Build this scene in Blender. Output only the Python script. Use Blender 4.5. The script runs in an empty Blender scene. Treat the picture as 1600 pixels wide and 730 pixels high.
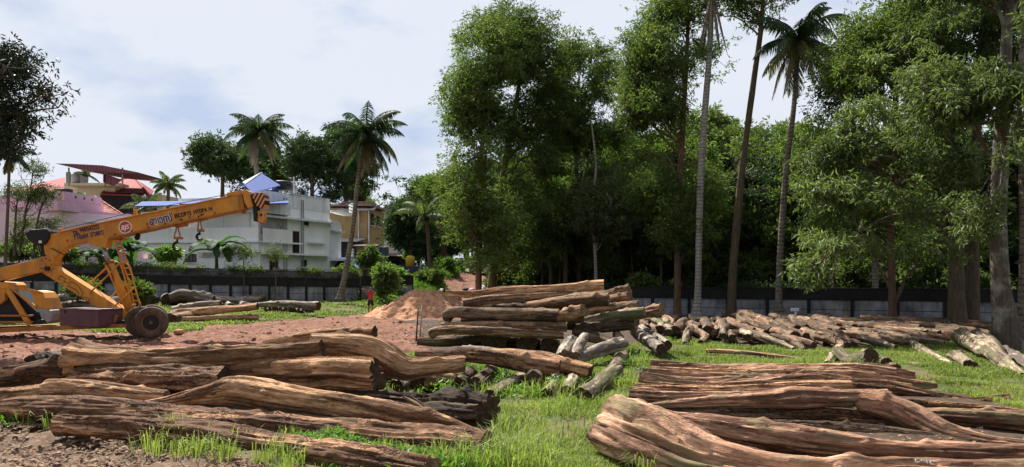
import bpy, bmesh, math, random
import numpy as np
from mathutils import Vector, Matrix
random.seed(7); RNG = np.random.default_rng(11)
scene = bpy.context.scene
COL = scene.collection

# ------------------------------------------------------------------ camera, world, sun
FPX, HZ, CAMZ = 1155.0, 430.0, 2.4
cam_d = bpy.data.cameras.new('camera'); cam = bpy.data.objects.new('camera', cam_d); COL.objects.link(cam)
cam.location = (0, 0, CAMZ); cam.rotation_euler = (math.radians(90), 0, 0)
cam_d.sensor_width = 36; cam_d.lens = 36 * FPX / 1600; cam_d.shift_y = (HZ - 365) / 1600
cam_d.clip_start = 0.1; cam_d.clip_end = 3000
scene.camera = cam
SUN_EL, SUN_AZ = math.radians(51), math.radians(-34)      # azimuth from +Y towards +X
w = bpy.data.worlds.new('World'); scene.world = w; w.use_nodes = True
nt = w.node_tree; nt.nodes.clear()
def N(nt, t, **k):
    n = nt.nodes.new(t)
    for a, b in k.items(): setattr(n, a, b)
    return n
out = N(nt, 'ShaderNodeOutputWorld'); bg = N(nt, 'ShaderNodeBackground'); bg.inputs[1].default_value = 0.052
sky = N(nt, 'ShaderNodeTexSky', sky_type='NISHITA', sun_disc=False)
sky.sun_elevation = SUN_EL; sky.sun_rotation = SUN_AZ; sky.air_density = 1.2; sky.dust_density = 2.0
tc = N(nt, 'ShaderNodeTexCoord'); mp = N(nt, 'ShaderNodeMapping'); mp.inputs['Scale'].default_value = (1, 1, 2.6)
n1 = N(nt, 'ShaderNodeTexNoise'); n1.inputs['Scale'].default_value = 2.6; n1.inputs['Detail'].default_value = 7; n1.inputs['Roughness'].default_value = .55
n2 = N(nt, 'ShaderNodeTexNoise'); n2.inputs['Scale'].default_value = 5.2; n2.inputs['Detail'].default_value = 8; n2.inputs['Roughness'].default_value = .5
mp2 = N(nt, 'ShaderNodeMapping'); mp2.inputs['Location'].default_value = (3.1, 1.7, .4); mp2.inputs['Scale'].default_value = (1, 1, 2.0)
r1 = N(nt, 'ShaderNodeValToRGB'); r1.color_ramp.elements[0].position = .38; r1.color_ramp.elements[1].position = .6
r1.color_ramp.elements[0].color = (.93, .93, .93, 1); r1.color_ramp.elements[1].color = (1, 1, 1, 1)
r2 = N(nt, 'ShaderNodeValToRGB'); r2.color_ramp.elements[0].position = .50; r2.color_ramp.elements[1].position = .66
r2.color_ramp.elements[0].color = (7.3, 7.75, 8.6, 1); r2.color_ramp.elements[1].color = (4.9, 5.8, 7.7, 1)
mx = N(nt, 'ShaderNodeMixRGB')
L = nt.links.new
L(tc.outputs['Generated'], mp.inputs[0]); L(tc.outputs['Generated'], mp2.inputs[0]); L(mp.outputs[0], n1.inputs[0]); L(mp2.outputs[0], n2.inputs[0])
L(n1.outputs[0], r1.inputs[0]); L(n2.outputs[0], r2.inputs[0]); L(r1.outputs[0], mx.inputs[0]); L(sky.outputs[0], mx.inputs[1]); L(r2.outputs[0], mx.inputs[2])
sx = N(nt, 'ShaderNodeSeparateXYZ'); L(tc.outputs['Generated'], sx.inputs[0]); mrs = N(nt, 'ShaderNodeMapRange'); mrs.inputs[1].default_value = -.5; mrs.inputs[2].default_value = .45; mrs.inputs[3].default_value = .76; mrs.inputs[4].default_value = 1.0; L(sx.outputs[1], mrs.inputs[0])   # sky dimmed behind camera to lessen fill on log fronts; brighter on sun's side
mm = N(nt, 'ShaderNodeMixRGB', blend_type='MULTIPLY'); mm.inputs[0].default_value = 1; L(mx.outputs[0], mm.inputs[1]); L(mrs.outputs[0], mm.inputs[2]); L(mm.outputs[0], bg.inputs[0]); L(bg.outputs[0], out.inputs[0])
sd = bpy.data.lights.new('sun', 'SUN'); sd.energy = 5.0; sd.angle = math.radians(.5); sd.color = (1, .95, .86)
so = bpy.data.objects.new('sun', sd); COL.objects.link(so)
sdir = Vector((math.sin(SUN_AZ) * math.cos(SUN_EL), math.cos(SUN_AZ) * math.cos(SUN_EL), math.sin(SUN_EL)))
so.rotation_euler = sdir.to_track_quat('Z', 'Y').to_euler(); so.location = (0, 0, 50)
vs = scene.view_settings; scene.display_settings.display_device = 'sRGB'
vs.view_transform = 'Standard'; vs.look = 'None'; vs.exposure = 1.08; vs.gamma = 1
scene.cycles.max_bounces = 6; scene.cycles.transparent_max_bounces = 4; scene.cycles.diffuse_bounces = 3

# ------------------------------------------------------------------ helpers
def hsh(ix, iy, iz):
    h = (ix.astype(np.int64) * 374761393 + iy.astype(np.int64) * 668265263 + iz.astype(np.int64) * 2147483647) & 0xffffffff
    h = ((h ^ (h >> 13)) * 1274126177) & 0xffffffff
    return ((h ^ (h >> 16)) & 0xffff) / 65535.0
def vnoise(p):
    p = np.asarray(p, float); i = np.floor(p); f = p - i; f = f * f * (3 - 2 * f); i = i.astype(np.int64)
    r = 0
    for a in (0, 1):
        for b in (0, 1):
            for c in (0, 1):
                wt = (f[..., 0] if a else 1 - f[..., 0]) * (f[..., 1] if b else 1 - f[..., 1]) * (f[..., 2] if c else 1 - f[..., 2])
                r = r + wt * hsh(i[..., 0] + a, i[..., 1] + b, i[..., 2] + c)
    return r * 2 - 1
def fbm(p, o=4, g=.5):
    p = np.asarray(p, float); s = 0; a = 1
    for k in range(o): s = s + a * vnoise(p * (2 ** k) + 17.3 * k); a *= g
    return s
def P3(*c): return np.stack(np.broadcast_arrays(*c), -1)
def ss(a, b, x): t = np.clip((x - a) / (b - a), 0, 1); return t * t * (3 - 2 * t)
def at(px, py, Y): return Vector(((px - 800) / FPX * Y, Y, CAMZ - (py - HZ) / FPX * Y))

def mesh_np(name, V, F, mat, parent=None, smooth=False, attrs=None, mats=None, mi=None):
    V = np.asarray(V, np.float32); me = bpy.data.meshes.new(name)
    if isinstance(F, np.ndarray):
        n = F.shape[1]; M = F.shape[0]; loops = F.ravel(); starts = np.arange(M) * n
    else:
        M = len(F); loops = np.fromiter((i for f in F for i in f), int); ln = np.array([len(f) for f in F]); starts = np.concatenate([[0], np.cumsum(ln)[:-1]]) if M else np.zeros(0)
    me.vertices.add(len(V)); me.vertices.foreach_set('co', V.ravel())
    me.loops.add(len(loops)); me.loops.foreach_set('vertex_index', loops.astype(np.int32))
    me.polygons.add(M); me.polygons.foreach_set('loop_start', starts.astype(np.int32))
    me.polygons.foreach_set('use_smooth', np.full(M, bool(smooth)))
    for m in (mats or [mat]): me.materials.append(m)
    if mi is not None: me.polygons.foreach_set('material_index', np.asarray(mi, np.int32))
    if attrs:
        for k, (ty, a) in attrs.items():
            at_ = me.attributes.new(k, ty, 'POINT'); at_.data.foreach_set('vector' if ty == 'FLOAT_VECTOR' else 'value', np.asarray(a, np.float32).ravel())
    me.update(calc_edges=True); me.validate()
    o = bpy.data.objects.new(name, me); COL.objects.link(o)
    if parent is not None: o.parent = parent
    return o
def empty(name, loc=(0, 0, 0), rz=0):
    o = bpy.data.objects.new(name, None); COL.objects.link(o); o.location = loc; o.rotation_euler = (0, 0, rz); o.empty_display_size = .2; return o
def tag(o, label=None, cat=None, group=None, kind=None):
    if label: o['label'] = label
    if cat: o['category'] = cat
    if group: o['group'] = group
    if kind: o['kind'] = kind
    return o
def rebase(o, base):                     # shift a mesh so its object origin sits at base
    base = Vector(base); o.data.transform(Matrix.Translation(-base)); o.location = base; return o

class MB:
    """collects boxes, bars, tubes, prisms into ONE mesh"""
    def __init__(s): s.v = []; s.f = []
    def add(s, V, F):
        b = len(s.v); s.v += [tuple(p) for p in V]; s.f += [tuple(i + b for i in f) for f in F]; return s
    def hexa(s, P): return s.add(P, [(0, 3, 2, 1), (4, 5, 6, 7), (0, 1, 5, 4), (1, 2, 6, 5), (2, 3, 7, 6), (3, 0, 4, 7)])
    def box(s, x0, x1, y0, y1, z0, z1): return s.hexa([(x0, y0, z0), (x1, y0, z0), (x1, y1, z0), (x0, y1, z0), (x0, y0, z1), (x1, y0, z1), (x1, y1, z1), (x0, y1, z1)])
    def fbox(s, F, u0, u1, n0, n1, z0, z1):
        q = lambda u, n, z: F.pt(u, n, z)
        return s.hexa([q(u0, n0, z0), q(u1, n0, z0), q(u1, n1, z0), q(u0, n1, z0), q(u0, n0, z1), q(u1, n0, z1), q(u1, n1, z1), q(u0, n1, z1)])
    def tube(s, pts, rad, seg=8, cap=True):
        pts = [Vector(p) for p in pts]; n = len(pts)
        if not hasattr(rad, '__len__'): rad = [rad] * n
        V = []; up = Vector((0, 0, 1))
        for i, p in enumerate(pts):
            t = (pts[min(i + 1, n - 1)] - pts[max(i - 1, 0)]).normalized()
            a = t.cross(up if abs(t.z) < .95 else Vector((0, 1, 0))).normalized(); b = a.cross(t)
            for k in range(seg):
                th = 2 * math.pi * k / seg; V.append(p + (a * math.cos(th) + b * math.sin(th)) * rad[i])
        Fc = [(i * seg + k, i * seg + (k + 1) % seg, (i + 1) * seg + (k + 1) % seg, (i + 1) * seg + k) for i in range(n - 1) for k in range(seg)]
        if cap: Fc += [tuple(range(seg))[::-1], tuple((n - 1) * seg + k for k in range(seg))]
        return s.add(V, Fc)
    def prism(s, poly, Y, t):            # poly in photo pixels at distance Y, thickness t (away from viewer)
        A = [at(px, py, Y) for px, py in poly]; n = len(A); B = [p + Vector((0, t, 0)) for p in A]
        return s.add(A + B, [tuple(range(n)), tuple(range(2 * n - 1, n - 1, -1))] + [(i, i + n, (i + 1) % n + n, (i + 1) % n) for i in range(n)])
    def slab(s, A, t):                   # polygon of 3D points given thickness vector t
        A = [Vector(p) for p in A]; n = len(A); B = [p + Vector(t) for p in A]
        return s.add(A + B, [tuple(range(n)), tuple(range(2 * n - 1, n - 1, -1))] + [(i, i + n, (i + 1) % n + n, (i + 1) % n) for i in range(n)])
    def build(s, name, mat, parent=None, smooth=False, bevel=0):
        o = mesh_np(name, np.array(s.v, float), s.f, mat, parent, smooth)
        bm = bmesh.new(); bm.from_mesh(o.data); bmesh.ops.recalc_face_normals(bm, faces=bm.faces)
        if bevel: bmesh.ops.bevel(bm, geom=[e for e in bm.edges if e.is_manifold and e.calc_face_angle(0) > .5], offset=bevel, segments=2, affect='EDGES', profile=.6)
        bm.to_mesh(o.data); bm.free(); return o
class Frame:
    """vertical facade plane from p0 to p1; n points towards the viewer"""
    def __init__(s, p0, p1):
        s.o = Vector((p0[0], p0[1], 0)); d = Vector((p1[0], p1[1], 0)) - s.o; s.len = d.length; s.u = d.normalized(); s.n = Vector((s.u.y, -s.u.x, 0))
    def pt(s, u, n, z): return s.o + s.u * u + s.n * n + Vector((0, 0, z))
    def uz(s, px, py):
        d = Vector(((px - 800) / FPX, 1, -(py - HZ) / FPX)); c = Vector((0, 0, CAMZ)); t = (s.o - c).dot(s.n) / d.dot(s.n); p = c + d * t
        return (p - s.o).dot(s.u), p.z

# ------------------------------------------------------------------ materials
def new_mat(name, rough=.8, spec=.3):
    m = bpy.data.materials.new(name); m.use_nodes = True; nt = m.node_tree; b = nt.nodes['Principled BSDF']
    b.inputs['Roughness'].default_value = rough; b.inputs['Specular IOR Level'].default_value = spec; return m, nt, b
def noise(nt, vec, scale, detail=5, rough=.55, dist=0):
    n = N(nt, 'ShaderNodeTexNoise'); n.inputs['Scale'].default_value = scale; n.inputs['Detail'].default_value = detail; n.inputs['Roughness'].default_value = rough; n.inputs['Distortion'].default_value = dist
    if vec is not None: nt.links.new(vec, n.inputs[0])
    return n.outputs[0]
def ramp(nt, fac, stops):
    r = N(nt, 'ShaderNodeValToRGB'); e = r.color_ramp.elements
    while len(e) < len(stops): e.new(.5)
    for k, (p, c) in enumerate(stops): e[k].position = p; e[k].color = (*c, 1) if len(c) == 3 else c
    nt.links.new(fac, r.inputs[0]); return r.outputs[0]
def mix(nt, fac, a, b, mode='MIX'):
    m = N(nt, 'ShaderNodeMixRGB', blend_type=mode)
    for i, x in enumerate((fac, a, b)):
        if isinstance(x, (int, float)): m.inputs[i].default_value = x if i == 0 else (x, x, x, 1)
        elif isinstance(x, tuple): m.inputs[i].default_value = (*x, 1)
        else: nt.links.new(x, m.inputs[i])
    return m.outputs[0]
def mapping(nt, vec, sc, loc=(0, 0, 0)):
    m = N(nt, 'ShaderNodeMapping'); m.inputs['Scale'].default_value = sc; m.inputs['Location'].default_value = loc; nt.links.new(vec, m.inputs[0]); return m.outputs[0]
def bump(nt, b, h, s=.5, d=.02):
    bp = N(nt, 'ShaderNodeBump'); bp.inputs['Strength'].default_value = s; bp.inputs['Distance'].default_value = d; nt.links.new(h, bp.inputs['Height']); nt.links.new(bp.outputs[0], b.inputs['Normal'])
def attr(nt, name, o='Vector'): a = N(nt, 'ShaderNodeAttribute'); a.attribute_name = name; return a.outputs[o]
def objrand(nt): return N(nt, 'ShaderNodeObjectInfo').outputs['Random']
def coord(nt, o='Object'): return N(nt, 'ShaderNodeTexCoord').outputs[o]

def plain(name, col, rough=.7, var=.25, scale=3, metal=0, bmp=0, dirt=None, spec=.3):
    m, nt, b = new_mat(name, rough, spec); v = coord(nt)
    n = noise(nt, v, scale, 6, .6)
    lo = tuple(c * (1 - var) for c in col); hi = tuple(min(1, c * (1 + var * .6)) for c in col)
    c = ramp(nt, n, [(.3, lo), (.7, hi)])
    if dirt:
        d = noise(nt, mapping(nt, v, (1.6, 1.6, .35)), 1.3, 8, .7)
        c = mix(nt, ramp(nt, d, [(.48, (0, 0, 0)), (.68, (.85, .85, .85))]), c, dirt)
    nt.links.new(c, b.inputs['Base Color']); b.inputs['Metallic'].default_value = metal
    if bmp: bump(nt, b, noise(nt, v, scale * 8, 4), bmp, .01)
    return m
def log_mat(name, dark, mid, light, crack=.5, fib=9, red=None, patch=None):
    m, nt, b = new_mat(name, .85, .2); v = attr(nt, 'lc'); rnd = objrand(nt)
    off = N(nt, 'ShaderNodeVectorMath', operation='ADD'); cmb = N(nt, 'ShaderNodeCombineXYZ')
    ml = N(nt, 'ShaderNodeMath', operation='MULTIPLY'); ml.inputs[1].default_value = 37; nt.links.new(rnd, ml.inputs[0]); nt.links.new(ml.outputs[0], cmb.inputs[0])
    nt.links.new(v, off.inputs[0]); nt.links.new(cmb.outputs[0], off.inputs[1]); v = off.outputs[0]
    big = noise(nt, mapping(nt, v, (.9, 2.2, 2.2)), 1.6, 5, .6)
    fibre = noise(nt, mapping(nt, v, (1.3, fib, fib)), 2.6, 7, .68, .8)
    fine = noise(nt, mapping(nt, v, (3.5, 16, 16)), 4, 5, .7)
    col = ramp(nt, fibre, [(.28, dark), (.45, mid), (.68, light)])
    col = mix(nt, ramp(nt, big, [(.45, (0, 0, 0)), (.65, (.6, .6, .6))]), col, tuple(c * .6 for c in mid))
    bk = attr(nt, 'bk', 'Fac'); bcol = ramp(nt, noise(nt, mapping(nt, v, (3, 9, 9)), 2.2, 6, .7), [(.3, tuple(c * .8 for c in dark)), (.7, tuple(c * .62 for c in mid))]); col = mix(nt, bk, col, bcol)
    if patch: col = mix(nt, ramp(nt, noise(nt, mapping(nt, v, (.7, 2, 2), (5, 3, 1)), 1.4, 6, .65), [(.52, (0, 0, 0)), (.60, (.85, .85, .85))]), col, patch)
    if red: col = mix(nt, ramp(nt, noise(nt, mapping(nt, v, (.5, 2, 2), (9, 3, 4)), 1.2, 4, .6), [(.5, (0, 0, 0)), (.72, (.7, .7, .7))]), col, red)
    vo = N(nt, 'ShaderNodeTexVoronoi', feature='DISTANCE_TO_EDGE'); vo.inputs['Scale'].default_value = 5.5
    wv = N(nt, 'ShaderNodeVectorMath', operation='ADD'); nv = N(nt, 'ShaderNodeTexNoise'); nv.inputs['Scale'].default_value = 5; nt.links.new(v, nv.inputs[0])
    nt.links.new(mapping(nt, v, (.35, 2.2, 2.2)), wv.inputs[0]); sc_ = N(nt, 'ShaderNodeVectorMath', operation='SCALE'); sc_.inputs['Scale'].default_value = .45; nt.links.new(nv.outputs['Color'], sc_.inputs[0]); nt.links.new(sc_.outputs[0], wv.inputs[1])
    nt.links.new(wv.outputs[0], vo.inputs[0])
    ck = ramp(nt, vo.outputs[0], [(.0, (1, 1, 1)), (.09, (0, 0, 0))])
    mk = mix(nt, 1.0, ck, ramp(nt, big, [(.4, (0, 0, 0)), (.6, (crack, crack, crack))]), 'MULTIPLY')
    col = mix(nt, mk, col, tuple(c * .25 for c in dark))
    hs = N(nt, 'ShaderNodeHueSaturation'); nt.links.new(col, hs.inputs['Color'])
    mr = N(nt, 'ShaderNodeMapRange'); mr.inputs[3].default_value = .72; mr.inputs[4].default_value = 1.25; nt.links.new(rnd, mr.inputs[0]); nt.links.new(mr.outputs[0], hs.inputs['Value'])
    nt.links.new(hs.outputs[0], b.inputs['Base Color'])
    h = mix(nt, .5, mix(nt, .4, fibre, fine), big); h = mix(nt, mk, h, 0.0)
    bump(nt, b, h, 1.0, .045); return m
def end_mat(name, dark, light):
    m, nt, b = new_mat(name, .9, .1); v = attr(nt, 'lc')
    s = N(nt, 'ShaderNodeSeparateXYZ'); nt.links.new(v, s.inputs[0]); ln = N(nt, 'ShaderNodeVectorMath', operation='LENGTH')
    c = N(nt, 'ShaderNodeCombineXYZ'); nt.links.new(s.outputs[1], c.inputs[0]); nt.links.new(s.outputs[2], c.inputs[1]); nt.links.new(c.outputs[0], ln.inputs[0])
    n = noise(nt, v, 7, 4); a = N(nt, 'ShaderNodeMath', operation='MULTIPLY_ADD'); a.inputs[1].default_value = 130; nt.links.new(ln.outputs['Value'], a.inputs[0])
    n6 = N(nt, 'ShaderNodeMath', operation='MULTIPLY'); n6.inputs[1].default_value = 12; nt.links.new(n, n6.inputs[0]); nt.links.new(n6.outputs[0], a.inputs[2])
    si = N(nt, 'ShaderNodeMath', operation='SINE'); nt.links.new(a.outputs[0], si.inputs[0])
    col = mix(nt, ramp(nt, si.outputs[0], [(0, (.25, .25, .25)), (1, (.75, .75, .75))]), dark, light)
    col = mix(nt, ramp(nt, noise(nt, v, 9, 6, .7), [(.4, (0, 0, 0)), (.65, (.8, .8, .8))]), col, tuple(x * .4 for x in dark))
    nt.links.new(col, b.inputs['Base Color']); bump(nt, b, n, .5, .02); return m
def leaf_mat(name, c1, c2, c3, trans=.35, rough=.5, spec=.35):
    m = bpy.data.materials.new(name); m.use_nodes = True; nt = m.node_tree; b = nt.nodes['Principled BSDF']; o = nt.nodes['Material Output']
    g = N(nt, 'ShaderNodeNewGeometry'); v = coord(nt)
    col = ramp(nt, g.outputs['Random Per Island'], [(0, c1), (.5, c2), (1, c3)])
    big = noise(nt, v, .35, 3); col = mix(nt, ramp(nt, big, [(.35, (.0, .0, .0)), (.65, (.5, .5, .5))]), col, tuple(x * 1.35 for x in c3))
    hs = N(nt, 'ShaderNodeHueSaturation'); mr = N(nt, 'ShaderNodeMapRange'); mr.inputs[3].default_value = .75; mr.inputs[4].default_value = 1.2; nt.links.new(objrand(nt), mr.inputs[0]); nt.links.new(mr.outputs[0], hs.inputs['Value']); nt.links.new(col, hs.inputs['Color']); col = hs.outputs[0]
    nt.links.new(col, b.inputs['Base Color']); b.inputs['Roughness'].default_value = rough; b.inputs['Specular IOR Level'].default_value = spec
    t = N(nt, 'ShaderNodeBsdfTranslucent'); tcol = mix(nt, 1.0, col, (1.25, 1.5, .55), 'MULTIPLY'); nt.links.new(tcol, t.inputs[0])
    ms = N(nt, 'ShaderNodeMixShader'); ms.inputs[0].default_value = trans; nt.links.new(b.outputs[0], ms.inputs[1]); nt.links.new(t.outputs[0], ms.inputs[2]); nt.links.new(ms.outputs[0], o.inputs[0])
    return m
M = {}
M['log_tan'] = log_mat('log tan', (.085, .038, .018), (.42, .225, .112), (.78, .50, .29), .4)
M['log_bark'] = log_mat('log bark', (.05, .024, .013), (.27, .14, .075), (.56, .33, .19), .8, 5)
M['log_red'] = log_mat('log red', (.065, .028, .018), (.38, .205, .125), (.70, .45, .30), .22, 13, red=(.38, .18, .11), patch=(.19, .15, .08))
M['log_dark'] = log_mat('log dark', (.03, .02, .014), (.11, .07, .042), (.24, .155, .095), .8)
M['log_mid'] = log_mat('log mid', (.06, .035, .02), (.28, .165, .095), (.52, .33, .19), .5)
M['log_grey'] = log_mat('log grey', (.10, .08, .065), (.34, .28, .225), (.62, .54, .44), .5, 7, patch=(.13, .10, .075))
M['log_moss'] = log_mat('log moss', (.07, .055, .035), (.28, .21, .14), (.54, .44, .32), .5, 7, patch=(.10, .105, .045))
M['log_end'] = end_mat('log end', (.14, .082, .048), (.34, .215, .125))
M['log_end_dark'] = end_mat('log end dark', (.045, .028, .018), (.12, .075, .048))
M['log_heap'] = log_mat('log heap', (.05, .032, .02), (.21, .125, .078), (.42, .275, .175), .6, 6, patch=(.13, .10, .07))
M['rim_rust'] = plain('rusty wheel rim', (.20, .085, .035), .7, .4, 6, dirt=(.07, .045, .035))
M['paint_white'] = plain('chalk white', (.75, .75, .75), .9, .1)
M['leaf'] = leaf_mat('leaf', (.032, .055, .017), (.064, .10, .028), (.13, .165, .052), .45, .6, .2)
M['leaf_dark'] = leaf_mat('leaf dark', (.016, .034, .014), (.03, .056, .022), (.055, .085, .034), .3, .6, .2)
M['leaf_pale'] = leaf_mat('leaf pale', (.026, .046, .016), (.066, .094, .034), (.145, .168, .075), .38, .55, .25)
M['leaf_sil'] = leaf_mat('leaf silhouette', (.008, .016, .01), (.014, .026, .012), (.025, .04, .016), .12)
M['leaf_bright'] = leaf_mat('leaf bright', (.05, .11, .02), (.085, .17, .03), (.16, .25, .05), .4)
M['leaf_yellow'] = leaf_mat('frond yellow', (.07, .08, .02), (.13, .12, .03), (.12, .09, .03), .3)
M['leaf_dead'] = leaf_mat('frond dead', (.08, .06, .04), (.16, .12, .085), (.24, .19, .14), .2)
M['grass'] = leaf_mat('grass blades', (.06, .105, .02), (.13, .185, .04), (.28, .30, .11), .42, .55, .2)
M['grass_dry'] = leaf_mat('grass dry', (.20, .19, .06), (.30, .27, .10), (.16, .22, .05), .35)
def bark_mat(name, dark, light, moss=None, rings=0):
    m, nt, b = new_mat(name, .9, .1); v = coord(nt)
    n = noise(nt, mapping(nt, v, (7, 7, 1.2)), 1.6, 7, .7); col = ramp(nt, n, [(.3, dark), (.68, light)])
    h = n
    if rings:
        wv = N(nt, 'ShaderNodeTexWave', bands_direction='Z'); wv.inputs['Scale'].default_value = rings; wv.inputs['Distortion'].default_value = 3; nt.links.new(v, wv.inputs[0])
        col = mix(nt, ramp(nt, wv.outputs['Fac'], [(.0, (.75, .75, .75)), (.25, (0, 0, 0))]), col, tuple(c * .35 for c in dark)); h = mix(nt, .5, n, wv.outputs['Fac'])
    blot = noise(nt, v, 1.5, 6, .65); col = mix(nt, ramp(nt, blot, [(.5, (0, 0, 0)), (.62, (.8, .8, .8))]), col, moss or tuple(c * .8 for c in light))
    nt.links.new(col, b.inputs['Base Color']); bump(nt, b, h, .7, .03); return m
M['bark'] = bark_mat('tree bark', (.045, .032, .022), (.16, .12, .085), (.09, .08, .04))
M['bark_lichen'] = bark_mat('lichened bark', (.045, .034, .028), (.13, .10, .08), (.24, .23, .19))
M['bark_red'] = bark_mat('tree bark red', (.05, .03, .02), (.19, .12, .08))
M['bark_pale'] = bark_mat('palm bark pale', (.16, .145, .125), (.40, .37, .33), (.27, .25, .215), 1.6)
M['bark_palm'] = bark_mat('palm bark', (.085, .07, .055), (.24, .20, .16), (.20, .18, .15), 1.4)
M['bark_moss'] = bark_mat('mossy bark', (.05, .035, .02), (.15, .10, .06), (.11, .12, .03))
M['orange'] = plain('crane orange paint', (.60, .255, .025), .5, .2, 1.5, dirt=(.27, .12, .045), spec=.35)
M['orange_dark'] = plain('worn orange paint', (.38, .14, .03), .6, .3, 3, dirt=(.12, .06, .03))
M['black'] = plain('black painted steel', (.012, .012, .014), .5, .3)
M['steel'] = plain('dull steel', (.35, .34, .32), .4, .2, metal=.7)
M['grey_metal'] = plain('grey painted steel', (.28, .28, .28), .5, .2, dirt=(.12, .09, .06))
M['rubber'] = plain('dusty rubber', (.075, .05, .038), .9, .4, 5, bmp=.4, dirt=(.16, .10, .07))
M['maroon'] = plain('maroon painted box', (.13, .055, .062), .55, .2, 2, dirt=(.07, .04, .04))
M['navy'] = plain('navy lettering paint', (.015, .02, .10), .6, .1)
M['red_paint'] = plain('red paint', (.50, .05, .02), .5, .15)
M['white_wall'] = plain('white render', (.87, .87, .85), .85, .04, .8, dirt=(.74, .74, .72))
M['white_trim'] = plain('weathered white concrete', (.74, .76, .77), .85, .1, 1.2, dirt=(.42, .44, .44))
M['pink_wall'] = plain('mauve render', (.60, .36, .46), .85, .08, .8, dirt=(.44, .27, .34))
M['pink_pale'] = plain('pale pink render', (.70, .50, .57), .85, .08, .8)
M['cream'] = plain('cream render', (.60, .52, .38), .85, .1)
M['ochre'] = plain('ochre render', (.40, .27, .12), .85, .15, 1, dirt=(.25, .17, .09))
M['brown'] = plain('brown wood', (.085, .04, .025), .7, .3)
M['dark_room'] = plain('dark opening', (.012, .011, .012), .8, .2)  # near-black colour stands for the unlit inside of openings
M['glass'] = plain('dark window glass', (.02, .022, .025), .12, .2, spec=.6)
M['blackwall'] = plain('blackened concrete', (.022, .022, .021), .95, .4, 1.5, bmp=.4)
M['concrete'] = plain('grey concrete', (.20, .20, .20), .9, .2, 1.2, dirt=(.08, .08, .075), bmp=.3)
M['sheet_rust'] = plain('rusty sheet', (.16, .09, .075), .7, .3)
M['blue_dark'] = plain('deep blue tarp', (.02, .05, .25), .6, .2)
M['tank'] = plain('grey water tank', (.45, .47, .48), .6, .1)
M['skin'] = plain('brown skin', (.20, .095, .055), .6, .1)
M['cloth_red'] = plain('red cotton', (.40, .035, .04), .9, .2)
M['cloth_dark'] = plain('dark navy cotton', (.02, .022, .035), .9, .2)
M['hair'] = plain('black hair', (.012, .01, .01), .7, .2)
M['car_white'] = plain('white car paint', (.75, .76, .78), .25, .03, spec=.5)
M['yellow'] = plain('yellow plastic', (.60, .38, .04), .5, .1)
def sheet_mat(name, col, scale, ax=0, lo=.72, rough=.75):
    m, nt, b = new_mat(name, rough, .12); v = coord(nt); wv = N(nt, 'ShaderNodeTexWave', bands_direction='XYZ'[ax]); wv.inputs['Scale'].default_value = scale; nt.links.new(v, wv.inputs[0])
    c = mix(nt, wv.outputs['Fac'], tuple(x * lo for x in col), col); c = mix(nt, ramp(nt, noise(nt, v, .8, 6, .7), [(.5, (0, 0, 0)), (.75, (.5, .5, .5))]), c, tuple(x * .6 for x in col))
    nt.links.new(c, b.inputs['Base Color']); bump(nt, b, wv.outputs['Fac'], .6, .04); return m
M['sheet_blue'] = sheet_mat('blue roofing sheet', (.045, .10, .36), 2.2, 0, .5)
M['sheet_red'] = sheet_mat('red roofing sheet', (.30, .055, .058), 1.2, 0, .85)
M['tile_pink'] = sheet_mat('pink roof tile', (.40, .16, .13), 1.3, 2, .6)
M['sheet_mauve'] = sheet_mat('mauve roofing sheet', (.20, .075, .10), 1.0, 0, .6)
M['sheet_grey'] = sheet_mat('grey roofing sheet', (.42, .41, .42), 1.2, 0, .7)
def block_mat(name, c1, c2, mortar):
    m, nt, b = new_mat(name, .95, .1); v = coord(nt); sp = N(nt, 'ShaderNodeSeparateXYZ'); nt.links.new(v, sp.inputs[0]); cb = N(nt, 'ShaderNodeCombineXYZ'); nt.links.new(sp.outputs[0], cb.inputs[0]); nt.links.new(sp.outputs[2], cb.inputs[1])
    br = N(nt, 'ShaderNodeTexBrick'); nt.links.new(cb.outputs[0], br.inputs[0]); br.inputs['Color1'].default_value = (*c1, 1); br.inputs['Color2'].default_value = (*c2, 1); br.inputs['Mortar'].default_value = (*mortar, 1); br.inputs['Scale'].default_value = 1; br.inputs['Brick Width'].default_value = .5; br.inputs['Row Height'].default_value = .22; br.inputs['Mortar Size'].default_value = .018
    c = mix(nt, ramp(nt, noise(nt, v, 1.4, 7, .7), [(.42, (0, 0, 0)), (.6, (.85, .85, .85))]), br.outputs[0], (.02, .02, .02)); nt.links.new(c, b.inputs['Base Color']); bump(nt, b, c, .4, .03); return m
M['block'] = block_mat('blockwork', (.14, .13, .13), (.09, .085, .085), (.05, .05, .05))
def slab_mat():
    m, nt, b = new_mat('stained panel', .9, .15); v = coord(nt)
    c = ramp(nt, noise(nt, v, 1.1, 7, .65), [(.3, (.10, .105, .11)), (.5, (.24, .25, .265)), (.72, (.38, .39, .41))])
    c = mix(nt, ramp(nt, noise(nt, mapping(nt, v, (3, 3, .5)), 1.5, 6, .7), [(.5, (0, 0, 0)), (.7, (.8, .8, .8))]), c, (.07, .07, .072)); nt.links.new(c, b.inputs['Base Color']); bump(nt, b, noise(nt, v, 9, 5), .3, .02); return m
M['panel'] = slab_mat()

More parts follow.
